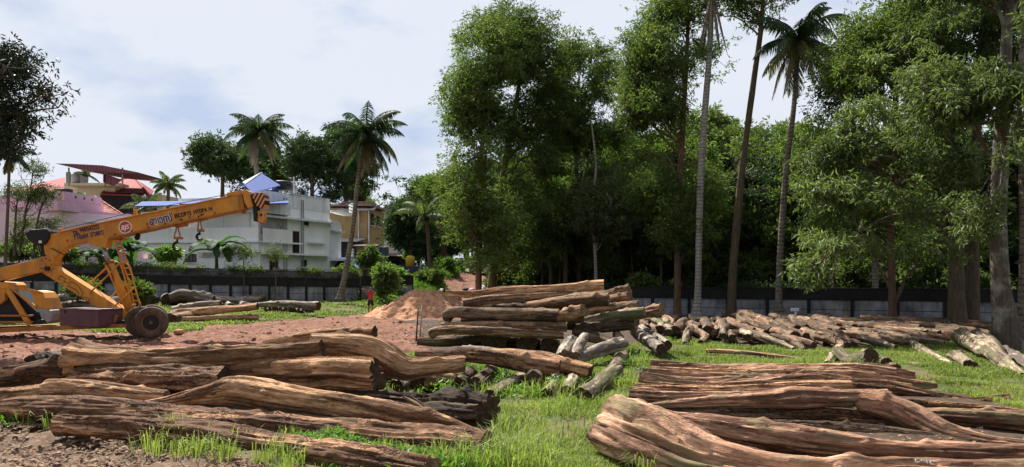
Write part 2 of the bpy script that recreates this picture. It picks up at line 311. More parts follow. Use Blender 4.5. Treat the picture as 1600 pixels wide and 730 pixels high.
# ------------------------------------------------------------------ terrain
def gz(x, y):
    x = np.asarray(x, float); y = np.asarray(y, float)
    u = x / np.maximum(y, 5)                                   # lateral angle, only used to lay out the slope far away
    z = 0.45 * ss(44, 54, y) * ss(-6, -11, x) + .65 * ss(36, 46, y) * ss(-12, -30, x)                # land rises towards the houses
    z = z + 2.6 * ss(50, 76, y) * ss(-11, -5.5, x) * ss(4, -1, x)    # the red track climbs
    z = z + 1.5 * np.exp(-(((x + 8.2) / 2.6) ** 2 + ((y - 70) / 9) ** 2))  # grass bank left of the track
    z = z + 7.5 * ss(75, 150, y) * ss(-30, 20, x)
    z = z + 2.0 * ss(55, 80, y) * ss(-25, -14, x) * 0
    z = z + 5.5 * ss(85, 180, y) * ss(0, -60, x)
    return z
def inpoly(px, py, poly):
    r = np.zeros(px.shape, bool); n = len(poly)
    for i in range(n):
        x0, y0 = poly[i]; x1, y1 = poly[(i + 1) % n]
        if y0 == y1: continue
        c = ((y0 > py) != (y1 > py)) & (px < (x1 - x0) * (py - y0) / (y1 - y0) + x0); r ^= c
    return r
def gpoly(poly):                                              # photo pixels on flat ground -> world outline
    return [((px - 800) / FPX * (CAMZ * FPX / (py - HZ)), CAMZ * FPX / (py - HZ)) for px, py in poly]
MUD1 = gpoly([(-700, 506), (120, 516), (250, 522), (330, 509), (420, 502), (560, 493), (610, 484), (690, 478)]) + [(-6.6, 56), (-5.3, 66), (-4.7, 78), (-1.2, 78), (-1.6, 66), (-2.2, 56), (-3, 48)] + gpoly([(760, 497), (715, 520), (668, 545), (600, 556), (480, 575), (300, 585), (0, 600), (-1400, 640)])
MUD2 = gpoly([(-2200, 640), (0, 640), (100, 668), (250, 700), (380, 715), (470, 748), (560, 900)]) + [(-1.5, 3), (-30, -2)]
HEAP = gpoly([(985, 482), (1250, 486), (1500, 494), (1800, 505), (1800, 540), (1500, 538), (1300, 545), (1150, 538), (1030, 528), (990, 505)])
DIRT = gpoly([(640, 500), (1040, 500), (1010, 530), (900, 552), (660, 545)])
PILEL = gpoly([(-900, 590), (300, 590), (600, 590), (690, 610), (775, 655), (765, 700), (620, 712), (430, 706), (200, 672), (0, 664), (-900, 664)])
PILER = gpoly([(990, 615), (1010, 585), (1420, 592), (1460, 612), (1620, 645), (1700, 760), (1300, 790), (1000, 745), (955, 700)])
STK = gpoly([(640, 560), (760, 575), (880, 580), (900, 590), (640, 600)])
def masks(x, y):
    jx = fbm(P3(x * .5, y * .5, 0 * x), 4) * (.25 + y * .012); jy = fbm(P3(x * .5 + 40, y * .5, 0 * x), 4) * (.25 + y * .02)
    X = x + jx; Y = y + jy
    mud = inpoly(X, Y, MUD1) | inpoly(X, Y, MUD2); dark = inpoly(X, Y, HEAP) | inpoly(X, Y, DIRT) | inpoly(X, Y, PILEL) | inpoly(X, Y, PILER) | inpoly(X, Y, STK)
    return mud, dark
nx, ny = 620, 760
tx = np.linspace(-1, 1, nx); X1 = 9 * np.sinh(tx * 3.6) / np.sinh(1.0) * .62
ty = np.linspace(0, 1, ny); Y1 = np.concatenate([np.linspace(-60, 3, 30), 3 + 8 * np.sinh(np.linspace(0, 1, ny - 30) * 4.6) / np.sinh(1.0)])
gx, gy = np.meshgrid(X1, Y1); zz = gz(gx, gy); mud, drk = masks(gx, gy)
mudf = mud.astype(float); near = 1 - ss(60, 100, np.abs(gy))
zz = zz + near * (.05 * fbm(P3(gx * .35, gy * .35, gx * 0), 3) + mudf * (.085 * fbm(P3(gx * 1.9, gy * 1.9, gx * 0), 5, .62) - .04) + (1 - mudf) * .02 * fbm(P3(gx * 3, gy * 3, gx * 0 + 5), 3))
zz = zz - mudf * near * .07 * np.clip(1 - np.abs(((gy - 27.2 + .03 * gx) % 2.1) - .5) / .35, 0, 1) * ss(40, 32, gy) * ss(18, 24, gy) * (fbm(P3(gx * .8, gy * .8, gx * 0), 2) > -.3)
def gsurf(x, y): return gz(x, y) + .05 * fbm(P3(np.asarray(x) * .35, np.asarray(y) * .35, np.asarray(x) * 0.), 3)
idx = np.arange(gx.size).reshape(gx.shape)
F = np.stack([idx[:-1, :-1], idx[:-1, 1:], idx[1:, 1:], idx[1:, :-1]], -1).reshape(-1, 4)
def ground_mat():
    m, nt, b = new_mat('ground', .92, .15); v = coord(nt)
    mu = attr(nt, 'mud', 'Fac'); dk = attr(nt, 'dark', 'Fac')
    n = noise(nt, v, .7, 9, .68); n2_ = noise(nt, v, 6, 7, .7)
    red = ramp(nt, n2_, [(.25, (.052, .022, .014)), (.48, (.165, .074, .046)), (.72, (.33, .175, .118))])
    tan = ramp(nt, n2_, [(.28, (.045, .028, .018)), (.5, (.13, .085, .058)), (.72, (.27, .19, .135))])
    g = N(nt, 'ShaderNodeSeparateXYZ'); nt.links.new(v, g.inputs[0])
    nearf = N(nt, 'ShaderNodeMapRange'); nearf.inputs[1].default_value = 16; nearf.inputs[2].default_value = 12.5; nt.links.new(g.outputs[1], nearf.inputs[0])
    mudc = mix(nt, nearf.outputs[0], red, tan)
    mudc = mix(nt, ramp(nt, n, [(.5, (0, 0, 0)), (.62, (.6, .6, .6))]), mudc, (.10, .055, .038))
    gr = mix(nt, ramp(nt, n, [(.42, (0, 0, 0)), (.62, (.8, .8, .8))]), ramp(nt, n2_, [(.3, (.035, .05, .015)), (.6, (.07, .10, .025)), (.8, (.12, .12, .05))]), (.16, .11, .065))
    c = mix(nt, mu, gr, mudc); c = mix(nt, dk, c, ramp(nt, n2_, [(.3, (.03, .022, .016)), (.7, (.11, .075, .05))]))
    nt.links.new(c, b.inputs['Base Color']); bump(nt, b, mix(nt, .6, n2_, noise(nt, v, 22, 5, .7)), .8, .05); return m
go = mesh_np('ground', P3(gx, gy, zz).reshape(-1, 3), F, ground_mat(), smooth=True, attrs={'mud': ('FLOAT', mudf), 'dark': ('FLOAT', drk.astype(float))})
tag(go, kind='structure')

def spline(pts, n):
    pts = np.array(pts, float); m = len(pts); t = np.linspace(0, m - 1, n); i = np.clip(t.astype(int), 0, m - 2); f = (t - i)[:, None]
    ex = np.vstack([2 * pts[0] - pts[1], pts, 2 * pts[-1] - pts[-2]])
    p0, p1, p2, p3 = ex[i], ex[i + 1], ex[i + 2], ex[i + 3]
    return .5 * (2 * p1 + (p2 - p0) * f + (2 * p0 - 5 * p1 + 4 * p2 - p3) * f ** 2 + (3 * p1 - p0 - 3 * p2 + p3) * f ** 3)
# ------------------------------------------------------------------ boundary walls
def yard_wall(name, label, p0, p1, zb0, zb1, h, step, nblock=0, base_in=.0):
    """panel wall: dark posts, two panels per bay, blackened upper beam; p0->p1 seen left to right"""
    F = Frame(p0, p1); root = tag(empty(name, (p0[0], p0[1], zb0)), label, 'wall'); n = int(F.len / step); up = MB(); q = F.len / n
    zf = lambda u: zb0 + (zb1 - zb0) * u / F.len
    parts = []
    for i in range(n):
        u0, u1 = i * q, (i + 1) * q; z = (zf(u0) + zf(u1)) / 2; hp = h * .62
        pm = MB(); pm.fbox(F, u0 + .09, u1 - .09, -.10, -.02, z - .3, z + hp * .5 - .015); pm.fbox(F, u0 + .09, u1 - .09, -.10, -.025, z + hp * .5 + .015, z + hp - .02); parts.append((pm, 'panel', M['panel'], 0))
        po = MB(); po.fbox(F, u0 - .088, u0 + .088, -.12, .06, z - .4, z + hp); parts.append((po, 'post', M['blackwall'], 0))
        up.fbox(F, u0 + .003, u1 - .003, -.16, .09, z + hp + .003, z + h - .06); up.fbox(F, u0 + .003, u1 - .003, -.2, .15, z + h - .057, z + h)
    parts.append((up, 'beam', M['blackwall'], .01))
    if nblock:
        bl = MB()
        for i in range(n):
            u0, u1 = i * q, (i + 1) * q; z = (zf(u0) + zf(u1)) / 2; bl.fbox(F, u0 + .003, u1 - .003, -.15, .02, z + h + .003, z + h + nblock)
        parts.append((bl, 'blockwork', M['block'], 0))
    back = MB().fbox(F, 0, F.len, -.18, -.13, min(zb0, zb1) - .5, max(zb0, zb1) * 0 + min(zb0, zb1) + h * .9); parts.append((back, 'backing', M['blackwall'], 0))
    for mb, nm, mt, bv in parts:
        o = mb.build(nm, mt, None); o.parent = root; o.location = -root.location
        if nm in ('panel', 'post') and False: pass
    return F
WR = yard_wall('boundary_wall', 'low wall of grey stained panels under a black beam, behind the log heap', (4.5, 46.5), (24.5, 37.5), -.05, -.05, 1.75, 2.0)
yard_wall('boundary_wall', 'far stretch of black wall behind the central stack and the brown tree trunks', (-1.2, 49), (4.45, 46.55), 0, 0, 1.7, 1.9)
yard_wall('boundary_wall', 'wall end with yellow-green lichen behind the thick double trunk', (24.6, 37.45), (34, 33.2), -.05, -.05, 1.75, 2.0)
yard_wall('boundary_wall', 'long black wall with small grey panels below blockwork, behind the crane', (-36, 43.5), (-11.6, 56), 1.1, .42, 1.7, 1.25, .5)
yard_wall('boundary_wall', 'blackened wall behind the bush left of the red track', (-11.5, 56.05), (-7.6, 57), .42, .5, 1.9, 1.3)
lm = MB(); lm.box(0, .5, -.06, 0, 0, .18); o = lm.build('lichen_patch', plain('lichen', (.16, .2, .02), .95, .3)); o.location = (24.75, 37.25, 1.45); tag(o, 'patch of yellow-green lichen on the wall end beside the double trunk', 'lichen')

# ------------------------------------------------------------------ white house
def sub(o, root): o.parent = root; o.location = -root.location; return o
def window(root, F, px0, py0, px1, py1, mat='brown', bars=2, name='window', inset=.12):
    u0, z1 = F.uz(px0, py0); u1, z0 = F.uz(px1, py1)
    if u1 < u0: u0, u1 = u1, u0
    fr = MB(); t = .07; fr.fbox(F, u0 - .003, u0 + t, .01, .05, z0, z1); fr.fbox(F, u1 - t, u1 + .003, .01, .05, z0, z1); fr.fbox(F, u0 + t, u1 - t, .01, .05, z1 - t, z1); fr.fbox(F, u0 + t, u1 - t, .01, .05, z0, z0 + t)
    for k in range(1, bars + 1):
        um = u0 + (u1 - u0) * k / (bars + 1); fr.fbox(F, um - .03, um + .03, .012, .045, z0 + t, z1 - t)
    o = sub(fr.build(name, M[mat]), root); g = MB().fbox(F, u0 + .02, u1 - .02, .003, .014, z0 + .02, z1 - .02).build('pane', M['glass']); g.parent = o
    s_ = MB().fbox(F, u0 - .12, u1 + .12, .05, .14, z0 - .09, z0 - .005).build('sill', M['white_trim']); s_.parent = o
    return o
HW = tag(empty('white_house', (-17, 60, .9)), 'long white two-storey house with blue sheet roofs behind the crane boom', 'house')
FA = Frame((-31.5, 60.6), (-19.9, 58.3)); FB = Frame((-19.9, 58.3), (-16.6, 67.2))
FB = Frame((-19.9, 58.3), ((515 - 800) / FPX * 66.5, 66.5)); FC = Frame(((515 - 800) / FPX * 66.5, 66.5), ((533 - 800) / FPX * 70, 70))
zS = 7.35; zT = 9.0; zM = 3.8; zG = .6
wl = MB()
LB = FB.len; LA = FA.len
wl.fbox(FB, 0, LB, -6, 0, zG, zT - 1.0)                                    # right wing
wl.fbox(FA, 0, LA - .02, -9, -.02, zG, zM - .05)                            # ground floor left
wl.fbox(FA, 0, LA - .02, -9, -3.0, zM - .05, zS)                            # set-back upper wall left
sub(wl.build('wall', M['white_wall']), HW)
par = MB(); par.fbox(FB, .0, LB, -.18, .03, zT - .997, zT + .15); par.fbox(FB, 3.4, LB, -.2, .1, zT + .153, zT + .22); sub(par.build('roof_parapet', M['white_trim']), HW)
par = MB(); par.fbox(FA, 3.2, LA - .05, -2.2, -2.0, zS + .25, zS + 1.45); sub(par.build('roof_parapet', M['white_trim']), HW)
sl = MB(); sl.fbox(FA, 1.5, LA - .03, -9, .35, zS, zS + .17); sub(sl.build('roof_slab', M['white_trim']), HW)
sl = MB(); sl.fbox(FB, 0, LB + .5, .003, .55, zS - .35, zS - .2); sub(sl.build('sunshade', M['white_trim']), HW)
# balcony band of the left wing and its return round the corner
zb1 = CAMZ + 70 / FPX * 59.5; zb0 = CAMZ + 36 / FPX * 59.5
bal = MB(); bal.fbox(FA, -1.5, LA + .1, .25, .42, zb0 + .85, zb1 + .15); bal.fbox(FA, -1.5, LA + .2, .1, .62, zb0 + .72, zb0 + .847); bal.fbox(FA, -1.5, LA + .1, .2, .38, zb0 - .05, zb0 + .717); bal.fbox(FA, -1.5, LA + .15, -.02, .2, zb0 - .05, zb0 + .1)
bal.fbox(FB, .05, 3.4, .25, .42, zb0 + .85, zb1 + .1); bal.fbox(FB, .05, 4.6, .04, .5, zb0 + .72, zb0 + .847); bal.fbox(FB, 5.8, LB - .8, .003, .4, zb0 + .9, zb0 + 1.05)
bal.fbox(FB, .05, LB - .3, .003, .6, zb0 - .2, zb0 - .05)
sub(bal.build('balcony', M['white_wall']), HW)
# deep shade under the terrace, coloured into dark panels at rear wall openings; thin posts
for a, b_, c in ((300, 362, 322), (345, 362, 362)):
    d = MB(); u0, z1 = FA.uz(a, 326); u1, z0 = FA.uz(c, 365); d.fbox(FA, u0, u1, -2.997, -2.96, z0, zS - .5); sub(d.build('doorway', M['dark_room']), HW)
for px in (262, 347, 388): pl = MB(); u, _ = FA.uz(px, 340); pl.fbox(FA, u, u + .1, -.1, 0, zb1 - .3, zS); sub(pl.build('post', M['white_trim']), HW)
gm = MB(); u0, _ = FB.uz(412, 340)
window(HW, FA, 253, 394, 276, 416); window(HW, FA, 290, 397, 307, 410)
window(HW, FB, 457, 361, 467, 396, bars=1, name='door'); window(HW, FB, 474, 342, 482, 353, bars=0); window(HW, FB, 421, 401, 434, 432, bars=2, name='door'); window(HW, FB, 472, 406, 479, 417, bars=1)
for px in (443, 447, 470, 473):
    u, _ = FB.uz(px, 370); pp = MB(); pp.tube([FB.pt(u, .08, 1.2), FB.pt(u, .08, zT - .2)], .045, 8); sub(pp.build('drain_pipe', M['steel']), HW)
# right wing: thin grey panel with the corner terrace's shade put into its colour
d = MB(); u0, z1 = FB.uz(407, 340); u1, z0 = FB.uz(446, 362); d.fbox(FB, .08, u1, .003, .05, zb1 - .35, zS - .38); sub(d.build('terrace_shade_panel', plain('shaded render', (.34, .33, .33), .9, .1)), HW)
d = MB(); d.fbox(FB, .1, u1 - .1, .003, .6, zS - .05, zS + .75); sub(d.build('fascia', M['white_trim']), HW)
vd = MB()
for k in range(3):
    u, z = FB.uz(434 + k * 4, 352 + (k % 2) * 4); vd.tube([FB.pt(u, .052, z), FB.pt(u, .075, z)], .16, 10)
sub(vd.build('vent_ornament', M['grey_metal']), HW)
# end face with small balconies
ec = MB(); ec.fbox(FC, 0.02, FC.len, -4, 0, zG, zT - 1.6); sub(ec.build('end_wall', M['white_trim']), HW)
for z, nm in ((3.95, 'lower'), (8.3, 'upper')):
    b2 = MB(); b2.fbox(FC, .1, FC.len + .9, .003, 1.1, z - .25, z - .05); b2.fbox(FC, FC.len + .5, FC.len + .9, .6, 1.0, z - .047, z + .95); o = sub(b2.build('end_balcony', M['white_wall']), HW)
    r_ = MB()
    for k in range(3): r_.fbox(FC, .1, FC.len + .5, 1.0, 1.05, z + .15 + k * .3, z + .22 + k * .3)
    r_ = r_.build('railing', M['black']); r_.parent = o
for z in (1.6, 2.6, 6.4): b2 = MB(); b2.fbox(FC, .1, FC.len + .1, .003, .35, z, z + .12); sub(b2.build('ledge', M['white_trim']), HW)
# railing fence in front of the wing
fr = MB(); F2 = Frame((FB.pt(0, 1.2, 0).x + .3, FB.pt(0, 1.2, 0).y - .4), (FB.pt(LB, 1.2, 0).x + .8, FB.pt(LB, 1.2, 0).y))
for k in range(2): fr.fbox(F2, 0, F2.len, 0, .05, 2.45 + k * .35, 2.51 + k * .35)
for u in np.linspace(0, F2.len - .6, 3): fr.fbox(F2, u, u + .5, -.1, .2, .9, 3.0)
tag(fr.build('yard_railing', M['grey_metal']), 'grey pipe railing with stone posts at the foot of the white house', 'railing')
# blue sheets, water tank
def sheet(P, mat, t=(0, 0, -.06)): return MB().slab(P, t)
b_ = sheet([at(210, 322, 57), at(452, 317, 57), at(448, 312, 62), at(222, 315, 61)], 0).build('blue_awning', M['sheet_blue']); sub(b_, HW)
r_ = MB(); r_.slab([at(380, 287, 60), at(395, 302, 58.5), at(438, 289.5, 62.5), at(409, 271, 64)], (0, 0, -.07)); sub(r_.build('blue_roof_slope', M['sheet_blue']), HW)
r_ = MB(); r_.slab([at(379, 286, 60.1), at(409, 270.3, 64.1), at(411, 272, 64.3), at(383, 289, 60)], (0, 0, .09)); sub(r_.build('ridge_cap', M['white_trim']), HW)
r_ = MB(); r_.slab([at(380, 287, 60.2), at(409, 270.8, 64.3), at(396, 280, 67), at(360, 296, 63)], (0, 0, -.07)); sub(r_.build('blue_roof_slope', M['sheet_blue']), HW)
for p in ((384, 290, 60.3), (432, 289, 63), (398, 300, 59)): q = at(*p); sub(MB().box(q.x - .05, q.x + .05, q.y - .05, q.y + .05, 7.6, q.z).build('roof_post', M['blue_dark']), HW)
r_ = MB(); q = at(418, 300, 62.5); r_.box(q.x, q.x + .9, q.y, q.y + .3, 8.0, 9.6); sub(r_.build('blue_tarp_wall', M['blue_dark']), HW)
def tank(px, py, Y, r, h, mat, label):
    m = MB(); q = at(px, py, Y); m.tube([(q.x, q.y, q.z), (q.x, q.y, q.z + h * .85), (q.x, q.y, q.z + h * .93), (q.x, q.y, q.z + h)], [r, r, r * .8, r * .35], 20); o = m.build('water_tank', mat, None, True); return tag(rebase(o, q), label, 'water tank')
tank(441, 297, 64, .85, .8, M['black'], 'black water tank on the white house roof'); tank(459, 301, 66, .3, .7, M['grey_metal'], 'small grey tank beside the black one on the white house roof')
pm = MB(); q = at(459, 316, 64); pm.tube([q, q + Vector((0, 0, 2.2))], .05, 8); q2 = q + Vector((-.9, 0, 1.75)); pm.tube([q2, q2 + Vector((1.8, 0, 0))], .04, 8); tag(rebase(pm.build('aerial_mast', M['white_trim']), q), 'white cross-shaped pipe mast on the white house roof', 'mast')

# ------------------------------------------------------------------ pink house
HP = tag(empty('pink_house', (-38, 60, .8)), 'mauve two-storey house with a pink tiled roof at the left edge', 'house')
p0 = at(-60, 400, 62); p1 = at(95, 400, 56); p2 = at(147, 400, 60); p3 = at(235, 400, 66)
PA = Frame(p0, p1); PB = Frame(p1, p2); PC = Frame(p2, p3)
def zp(py, Y): return CAMZ - (py - HZ) / FPX * Y
zt, z1_, z2_, z3_ = zp(300, 56), zp(313, 56), zp(330, 56), zp(378, 56)
w_ = MB(); w_.fbox(PA, 0, PA.len, -7, 0, .6, z2_); w_.fbox(PB, .003, PB.len, -6, 0, .6, z2_); w_.fbox(PC, -1.0, PC.len, -6, -.3, .6, z2_ - .5); sub(w_.build('wall', M['pink_pale']), HP)
w_ = MB(); w_.fbox(PA, 0, PA.len + .6, .003, .6, z2_, z1_ - .02); w_.fbox(PA, 0, PA.len + .5, .3, .5, z1_, zt); w_.fbox(PB, -.3, PB.len + .3, .003, .6, z2_ + .003, z1_ - .023); w_.fbox(PB, -.3, PB.len + .2, .3, .497, z1_, zt - .003); w_.fbox(PA, 0, PA.len, -6, .1, z2_ + .01, z2_ + .2)
sub(w_.build('balcony', M['pink_wall']), HP)
w_ = MB(); w_.fbox(PA, 0, PA.len + .4, .003, .5, z3_ - .3, z3_); w_.fbox(PB, 0, PB.len + 1.5, .003, .5, z3_ - .303, z3_ - .003); w_.fbox(PC, 0, PC.len, -.3, .2, z3_ - .6, z3_ - .35); w_.fbox(PA, 0, PA.len + .3, .1, .3, z3_ - 1.6, z3_ - .303); sub(w_.build('sunshade', M['pink_wall']), HP)
for k in range(3):
    u = PB.len * (.25 + .25 * k); h_ = MB().fbox(PB, u - .08, u + .08, .497, .51, z1_ + .25, zt - .2); sub(h_.build('vent_slot', M['dark_room']), HP)
window(HP, PB, 107, 336, 119, 344, bars=1); window(HP, PA, 0, 330, 17, 358, bars=2); window(HP, PA, 28, 357, 30, 375, bars=0)
rf = MB(); rf.slab([at(128, 331, 57.5), at(204, 345, 63), at(196, 338, 66), at(146, 308, 63)], (0, 0, -.12)); sub(rf.build('roof', M['tile_pink']), HP)
rf = MB(); rf.slab([at(146, 308, 63.05), at(204, 345, 63.1), at(203, 343, 63.4), at(147, 306.5, 63.3)], (0, 0, .12)); sub(rf.build('ridge_cap', M['tile_pink']), HP)
rf = MB(); rf.slab([at(105, 342, 57), at(220, 350, 60), at(215, 346, 64), at(120, 338, 60)], (0, 0, -.15)); sub(rf.build('lower_roof_slab', M['white_trim']), HP)
q = MB(); c = at(85, 298, 58); q.box(c.x, c.x + 1.1, c.y, c.y + .6, c.z - .1, c.z + .15); tag(rebase(q.build('solar_heater', M['black']), c), 'low black panel on the parapet of the pink house', 'solar panel')
# ------------------------------------------------------------------ red-roofed house behind
HR = tag(empty('red_roof_house', (-42, 80, 1.5)), 'house with bright red hipped sheet roofs and a raised mauve canopy, behind the pink house', 'house')
w_ = MB(); a = at(20, 420, 84); b2 = at(240, 420, 84); w_.box(a.x, at(120, 0, 84).x, 84, 92, 1, zp(292, 84)); w_.box(at(100, 0, 80).x, at(180, 0, 80).x, 80, 84, 1, zp(286, 80)); w_.box(at(166, 0, 80).x, at(236, 0, 80).x, 82.5, 90, 1, zp(300, 80)); sub(w_.build('wall', M['cream']), HR)
w_ = MB(); w_.box(at(163, 0, 80).x, at(228, 0, 80).x, 79.2, 82.4, zp(334, 80), zp(303, 80)); sub(w_.build('verandah', M['dark_room']), HR)  # solid near-black box; colour stands for the shade under the hipped roof
w_ = MB(); w_.box(at(103, 0, 78).x, at(186, 0, 78).x, 78, 80, zp(290, 78), zp(286, 78)); sub(w_.build('cornice', M['cream']), HR)
rf = MB(); A, B, C_, D = at(8, 298, 82), at(102, 299, 82), at(102, 277, 90), at(70, 284, 88); rf.slab([A, B, C_, D], (0, 0, -.12)); sub(rf.build('roof', M['sheet_red']), HR)
rf = MB(); top = at(211, 279, 86); rf.slab([at(158, 303, 79), at(234, 306, 79), top], (0, 0, -.12)); sub(rf.build('roof', M['sheet_red']), HR)
rf = MB(); rf.slab([at(234, 306, 79.05), at(240, 298, 90), top + Vector((.01, 0, 0))], (0, 0, -.12)); sub(rf.build('roof', M['sheet_red']), HR)
rf = MB(); rf.slab([at(158, 303, 79.05), top + Vector((-.01, 0, 0)), at(190, 279.5, 87)], (0, 0, -.12)); sub(rf.build('roof', M['sheet_red']), HR)
rf = MB(); rf.tube([at(234, 305.5, 78.9), top + Vector((0, 0, .05))], .09, 6); rf.tube([at(158, 302.5, 78.9), at(190, 279, 86.9), top + Vector((0, 0, .05))], .09, 6); sub(rf.build('ridge_cap', M['tile_pink']), HR)
rf = MB(); rf.prism([(86, 255.5), (110, 256), (160, 258.5), (214, 269), (212, 271), (186, 270.5), (150, 267), (120, 262)], 76, 6.5); sub(rf.build('canopy', M['sheet_mauve']), HR)
for px in (107, 164, 191): c = at(px, 290, 77); pm = MB(); pm.box(c.x - .06, c.x + .06, c.y, c.y + .12, c.z, zp(262, 77)); sub(pm.build('canopy_post', M['grey_metal']), HR)
c = MB(); c.slab([at(161, 271, 77), at(191, 281, 77), at(176, 291, 77), at(161, 285, 77)], (0, .08, 0)); sub(c.build('sheet_panel', M['sheet_mauve']), HR)
c = MB(); c.slab([at(103, 269, 78), at(110, 269, 78), at(110, 286, 78), at(103, 286, 78)], (0, .08, 0)); c = (sub(c.build('parapet_panel', M['grey_metal']), HR), MB())[1]; c.slab([at(125, 274, 78), at(137, 277, 78), at(137, 286, 78), at(125, 286, 78)], (0, .08, 0)); sub(c.build('parapet_panel', M['grey_metal']), HR)
tank(118, 286.5, 79, .5, 1.05, M['tank'], 'grey cylindrical water tank under the mauve canopy')
# ------------------------------------------------------------------ ochre house, sheds, low things by the track
HO = tag(empty('ochre_house', (-19, 84, 1)), 'ochre house with open upper verandah behind the leaning coconut palm', 'house')
OA = Frame(at(538, 400, 84), at(574, 400, 84)); OB = Frame(at(574, 400, 84), at(600, 400, 91))
w_ = MB(); w_.fbox(OA, 0, OA.len, -6, -2, 1, zp(316, 84)); w_.fbox(OB, 0, OB.len, -5, 0, 1, zp(322, 84) - .2); w_.fbox(OA, OA.len - 1.2, OA.len - .003, -2, 0, 1, zp(372, 84)); sub(w_.build('wall', M['ochre']), HO)
w_ = MB(); w_.fbox(OA, 0, OA.len, -2, .2, zp(372, 84), zp(369, 84)); w_.fbox(OA, .6, OA.len, 0, .2, zp(369, 84), zp(348, 84)); sub(w_.build('balcony', M['ochre']), HO)
w_ = MB(); w_.fbox(OA, 0, OA.len - .2, -1.99, -1.9, zp(346, 84), zp(324, 84)); sub(w_.build('verandah', M['brown']), HO)
w_ = MB(); w_.slab([at(528, 328, 83), at(585, 327, 83), at(590, 321, 88), at(536, 320, 88)], (0, 0, -.12)); sub(w_.build('roof', M['sheet_grey']), HO)
w_ = MB(); w_.fbox(OB, -.3, OB.len + .6, -5, .5, zp(322, 84), zp(319, 84)); w_.fbox(OA, -.5, OA.len, -6, -1, zp(319, 84) + .05, zp(316, 84) + .2); sub(w_.build('roof_slab', plain('rusty slab edge', (.28, .19, .14), .9, .3)), HO)
window(HO, OB, 579, 333, 584, 353, bars=1); window(HO, OB, 588, 337, 593, 355, bars=1)
for px in (561, 577): u, _ = OA.uz(px, 350); pp = MB(); pp.tube([OA.pt(u, .28, 2), OA.pt(u, .28, zp(330, 84))], .08, 8); sub(pp.build('pipe', M['white_trim']), HO)
HB = tag(empty('pale_blue_house', (-17, 100, 2)), 'sliver of a pale blue house between the ochre house and the round dark tree', 'house')
w_ = MB(); w_.box(at(594, 0, 98).x, at(620, 0, 98).x, 98, 106, 1, zp(328, 98)); sub(w_.build('wall', plain('pale blue render', (.45, .52, .60), .85, .1)), HB); w_ = MB(); w_.box(at(592, 0, 98).x, at(623, 0, 98).x, 97.6, 106.4, zp(327.5, 98), zp(325, 98)); sub(w_.build('roof_slab', M['grey_metal']), HB)
def shed(name, label, px0, px1, pyt, Y, depth, wall, roof, slope=.5, over=.3):
    R_ = tag(empty(name, at(px0, 440, Y)), label, 'shed'); z = zp(pyt, Y); x0, x1 = at(px0, 0, Y).x, at(px1, 0, Y).x
    b = MB(); b.box(x0, x1, Y, Y + depth, .3, z - .1); sub(b.build('wall', wall), R_)
    b = MB(); b.slab([(x0 - over, Y - .6, z - .15), (x1 + over, Y - .6, z - .15), (x1 + over, Y + depth + .2, z + slope), (x0 - over, Y + depth + .2, z + slope)], (0, 0, -.07)); sub(b.build('roof', roof), R_)
    d = MB(); d.box(x0 + (x1 - x0) * .35, x0 + (x1 - x0) * .6, Y - .03, Y - .003, .5, z - .6); sub(d.build('doorway', M['dark_room']), R_); return R_
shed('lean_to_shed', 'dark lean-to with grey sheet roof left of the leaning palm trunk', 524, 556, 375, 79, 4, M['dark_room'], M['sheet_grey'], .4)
shed('wooden_shed', 'brown plank shed under a tiled edge in front of the ochre house', 557, 585, 382, 76, 3, plain('old planks', (.12, .085, .065), .9, .4, 6), M['brown'], .2)
shed('tarp_shed', 'shed hung with dark blue tarp right of the plank shed', 586, 600, 384, 76.5, 3, M['blue_dark'], M['brown'], .1)
shed('low_shed', 'small shed with bright blue sheet roof just behind the black wall', 527, 556, 417, 68, 2, M['dark_room'], M['sheet_blue'], .9)
shed('tin_shed', 'dark outbuilding beside the yellow barrel near the red track', 600, 640, 398, 80, 4, M['brown'], M['sheet_rust'], .3)
m = MB(); c = at(641, 420, 70); m.tube([c, c + Vector((0, 0, .9)), c + Vector((0, 0, 1.15)), c + Vector((0, 0, 1.25))], [.42, .45, .38, .2], 18); tag(rebase(m.build('barrel', M['yellow'], None, True), c), 'yellow barrel standing against the dark wall left of the grass bank', 'barrel')
m = MB(); a = at(630, 425, 68.5); m.box(a.x, a.x + 1.5, a.y, a.y + .6, a.z - .3, a.z + .55); o = m.build('painted_box', M['maroon'], None, bevel=.02); tag(rebase(o, a), 'maroon box with blue squares on the wall near the yellow barrel', 'box')
for k in range(2): m = MB(); m.box(.25 + k * .65, .62 + k * .65, -.02, 0, .02, .4); p_ = m.build('blue_square', M['sheet_blue']); p_.parent = o
m = MB(); m.box(a.x - .9, a.x - .1, a.y, a.y + .5, a.z, a.z + .6); tag(rebase(m.build('crate', plain('green crate paint', (.05, .18, .13), .8, .2), None, bevel=.02), a - Vector((.9, 0, 0))), 'small green crate left of the maroon box with blue squares', 'crate')
m = MB(); a = at(655, 433, 67); 
for k in range(2): m.box(a.x + k * .75, a.x + k * .75 + .35, a.y, a.y + .35, .2, 3.2 - k * .1)
m.box(a.x - .2, a.x + 2.2, a.y + .4, a.y + .55, .2, 2.7); tag(rebase(m.build('gate_pillar', M['concrete']), (a.x, a.y, .2)), 'pair of stained gate pillars at the foot of the grass bank', 'gate pillar')
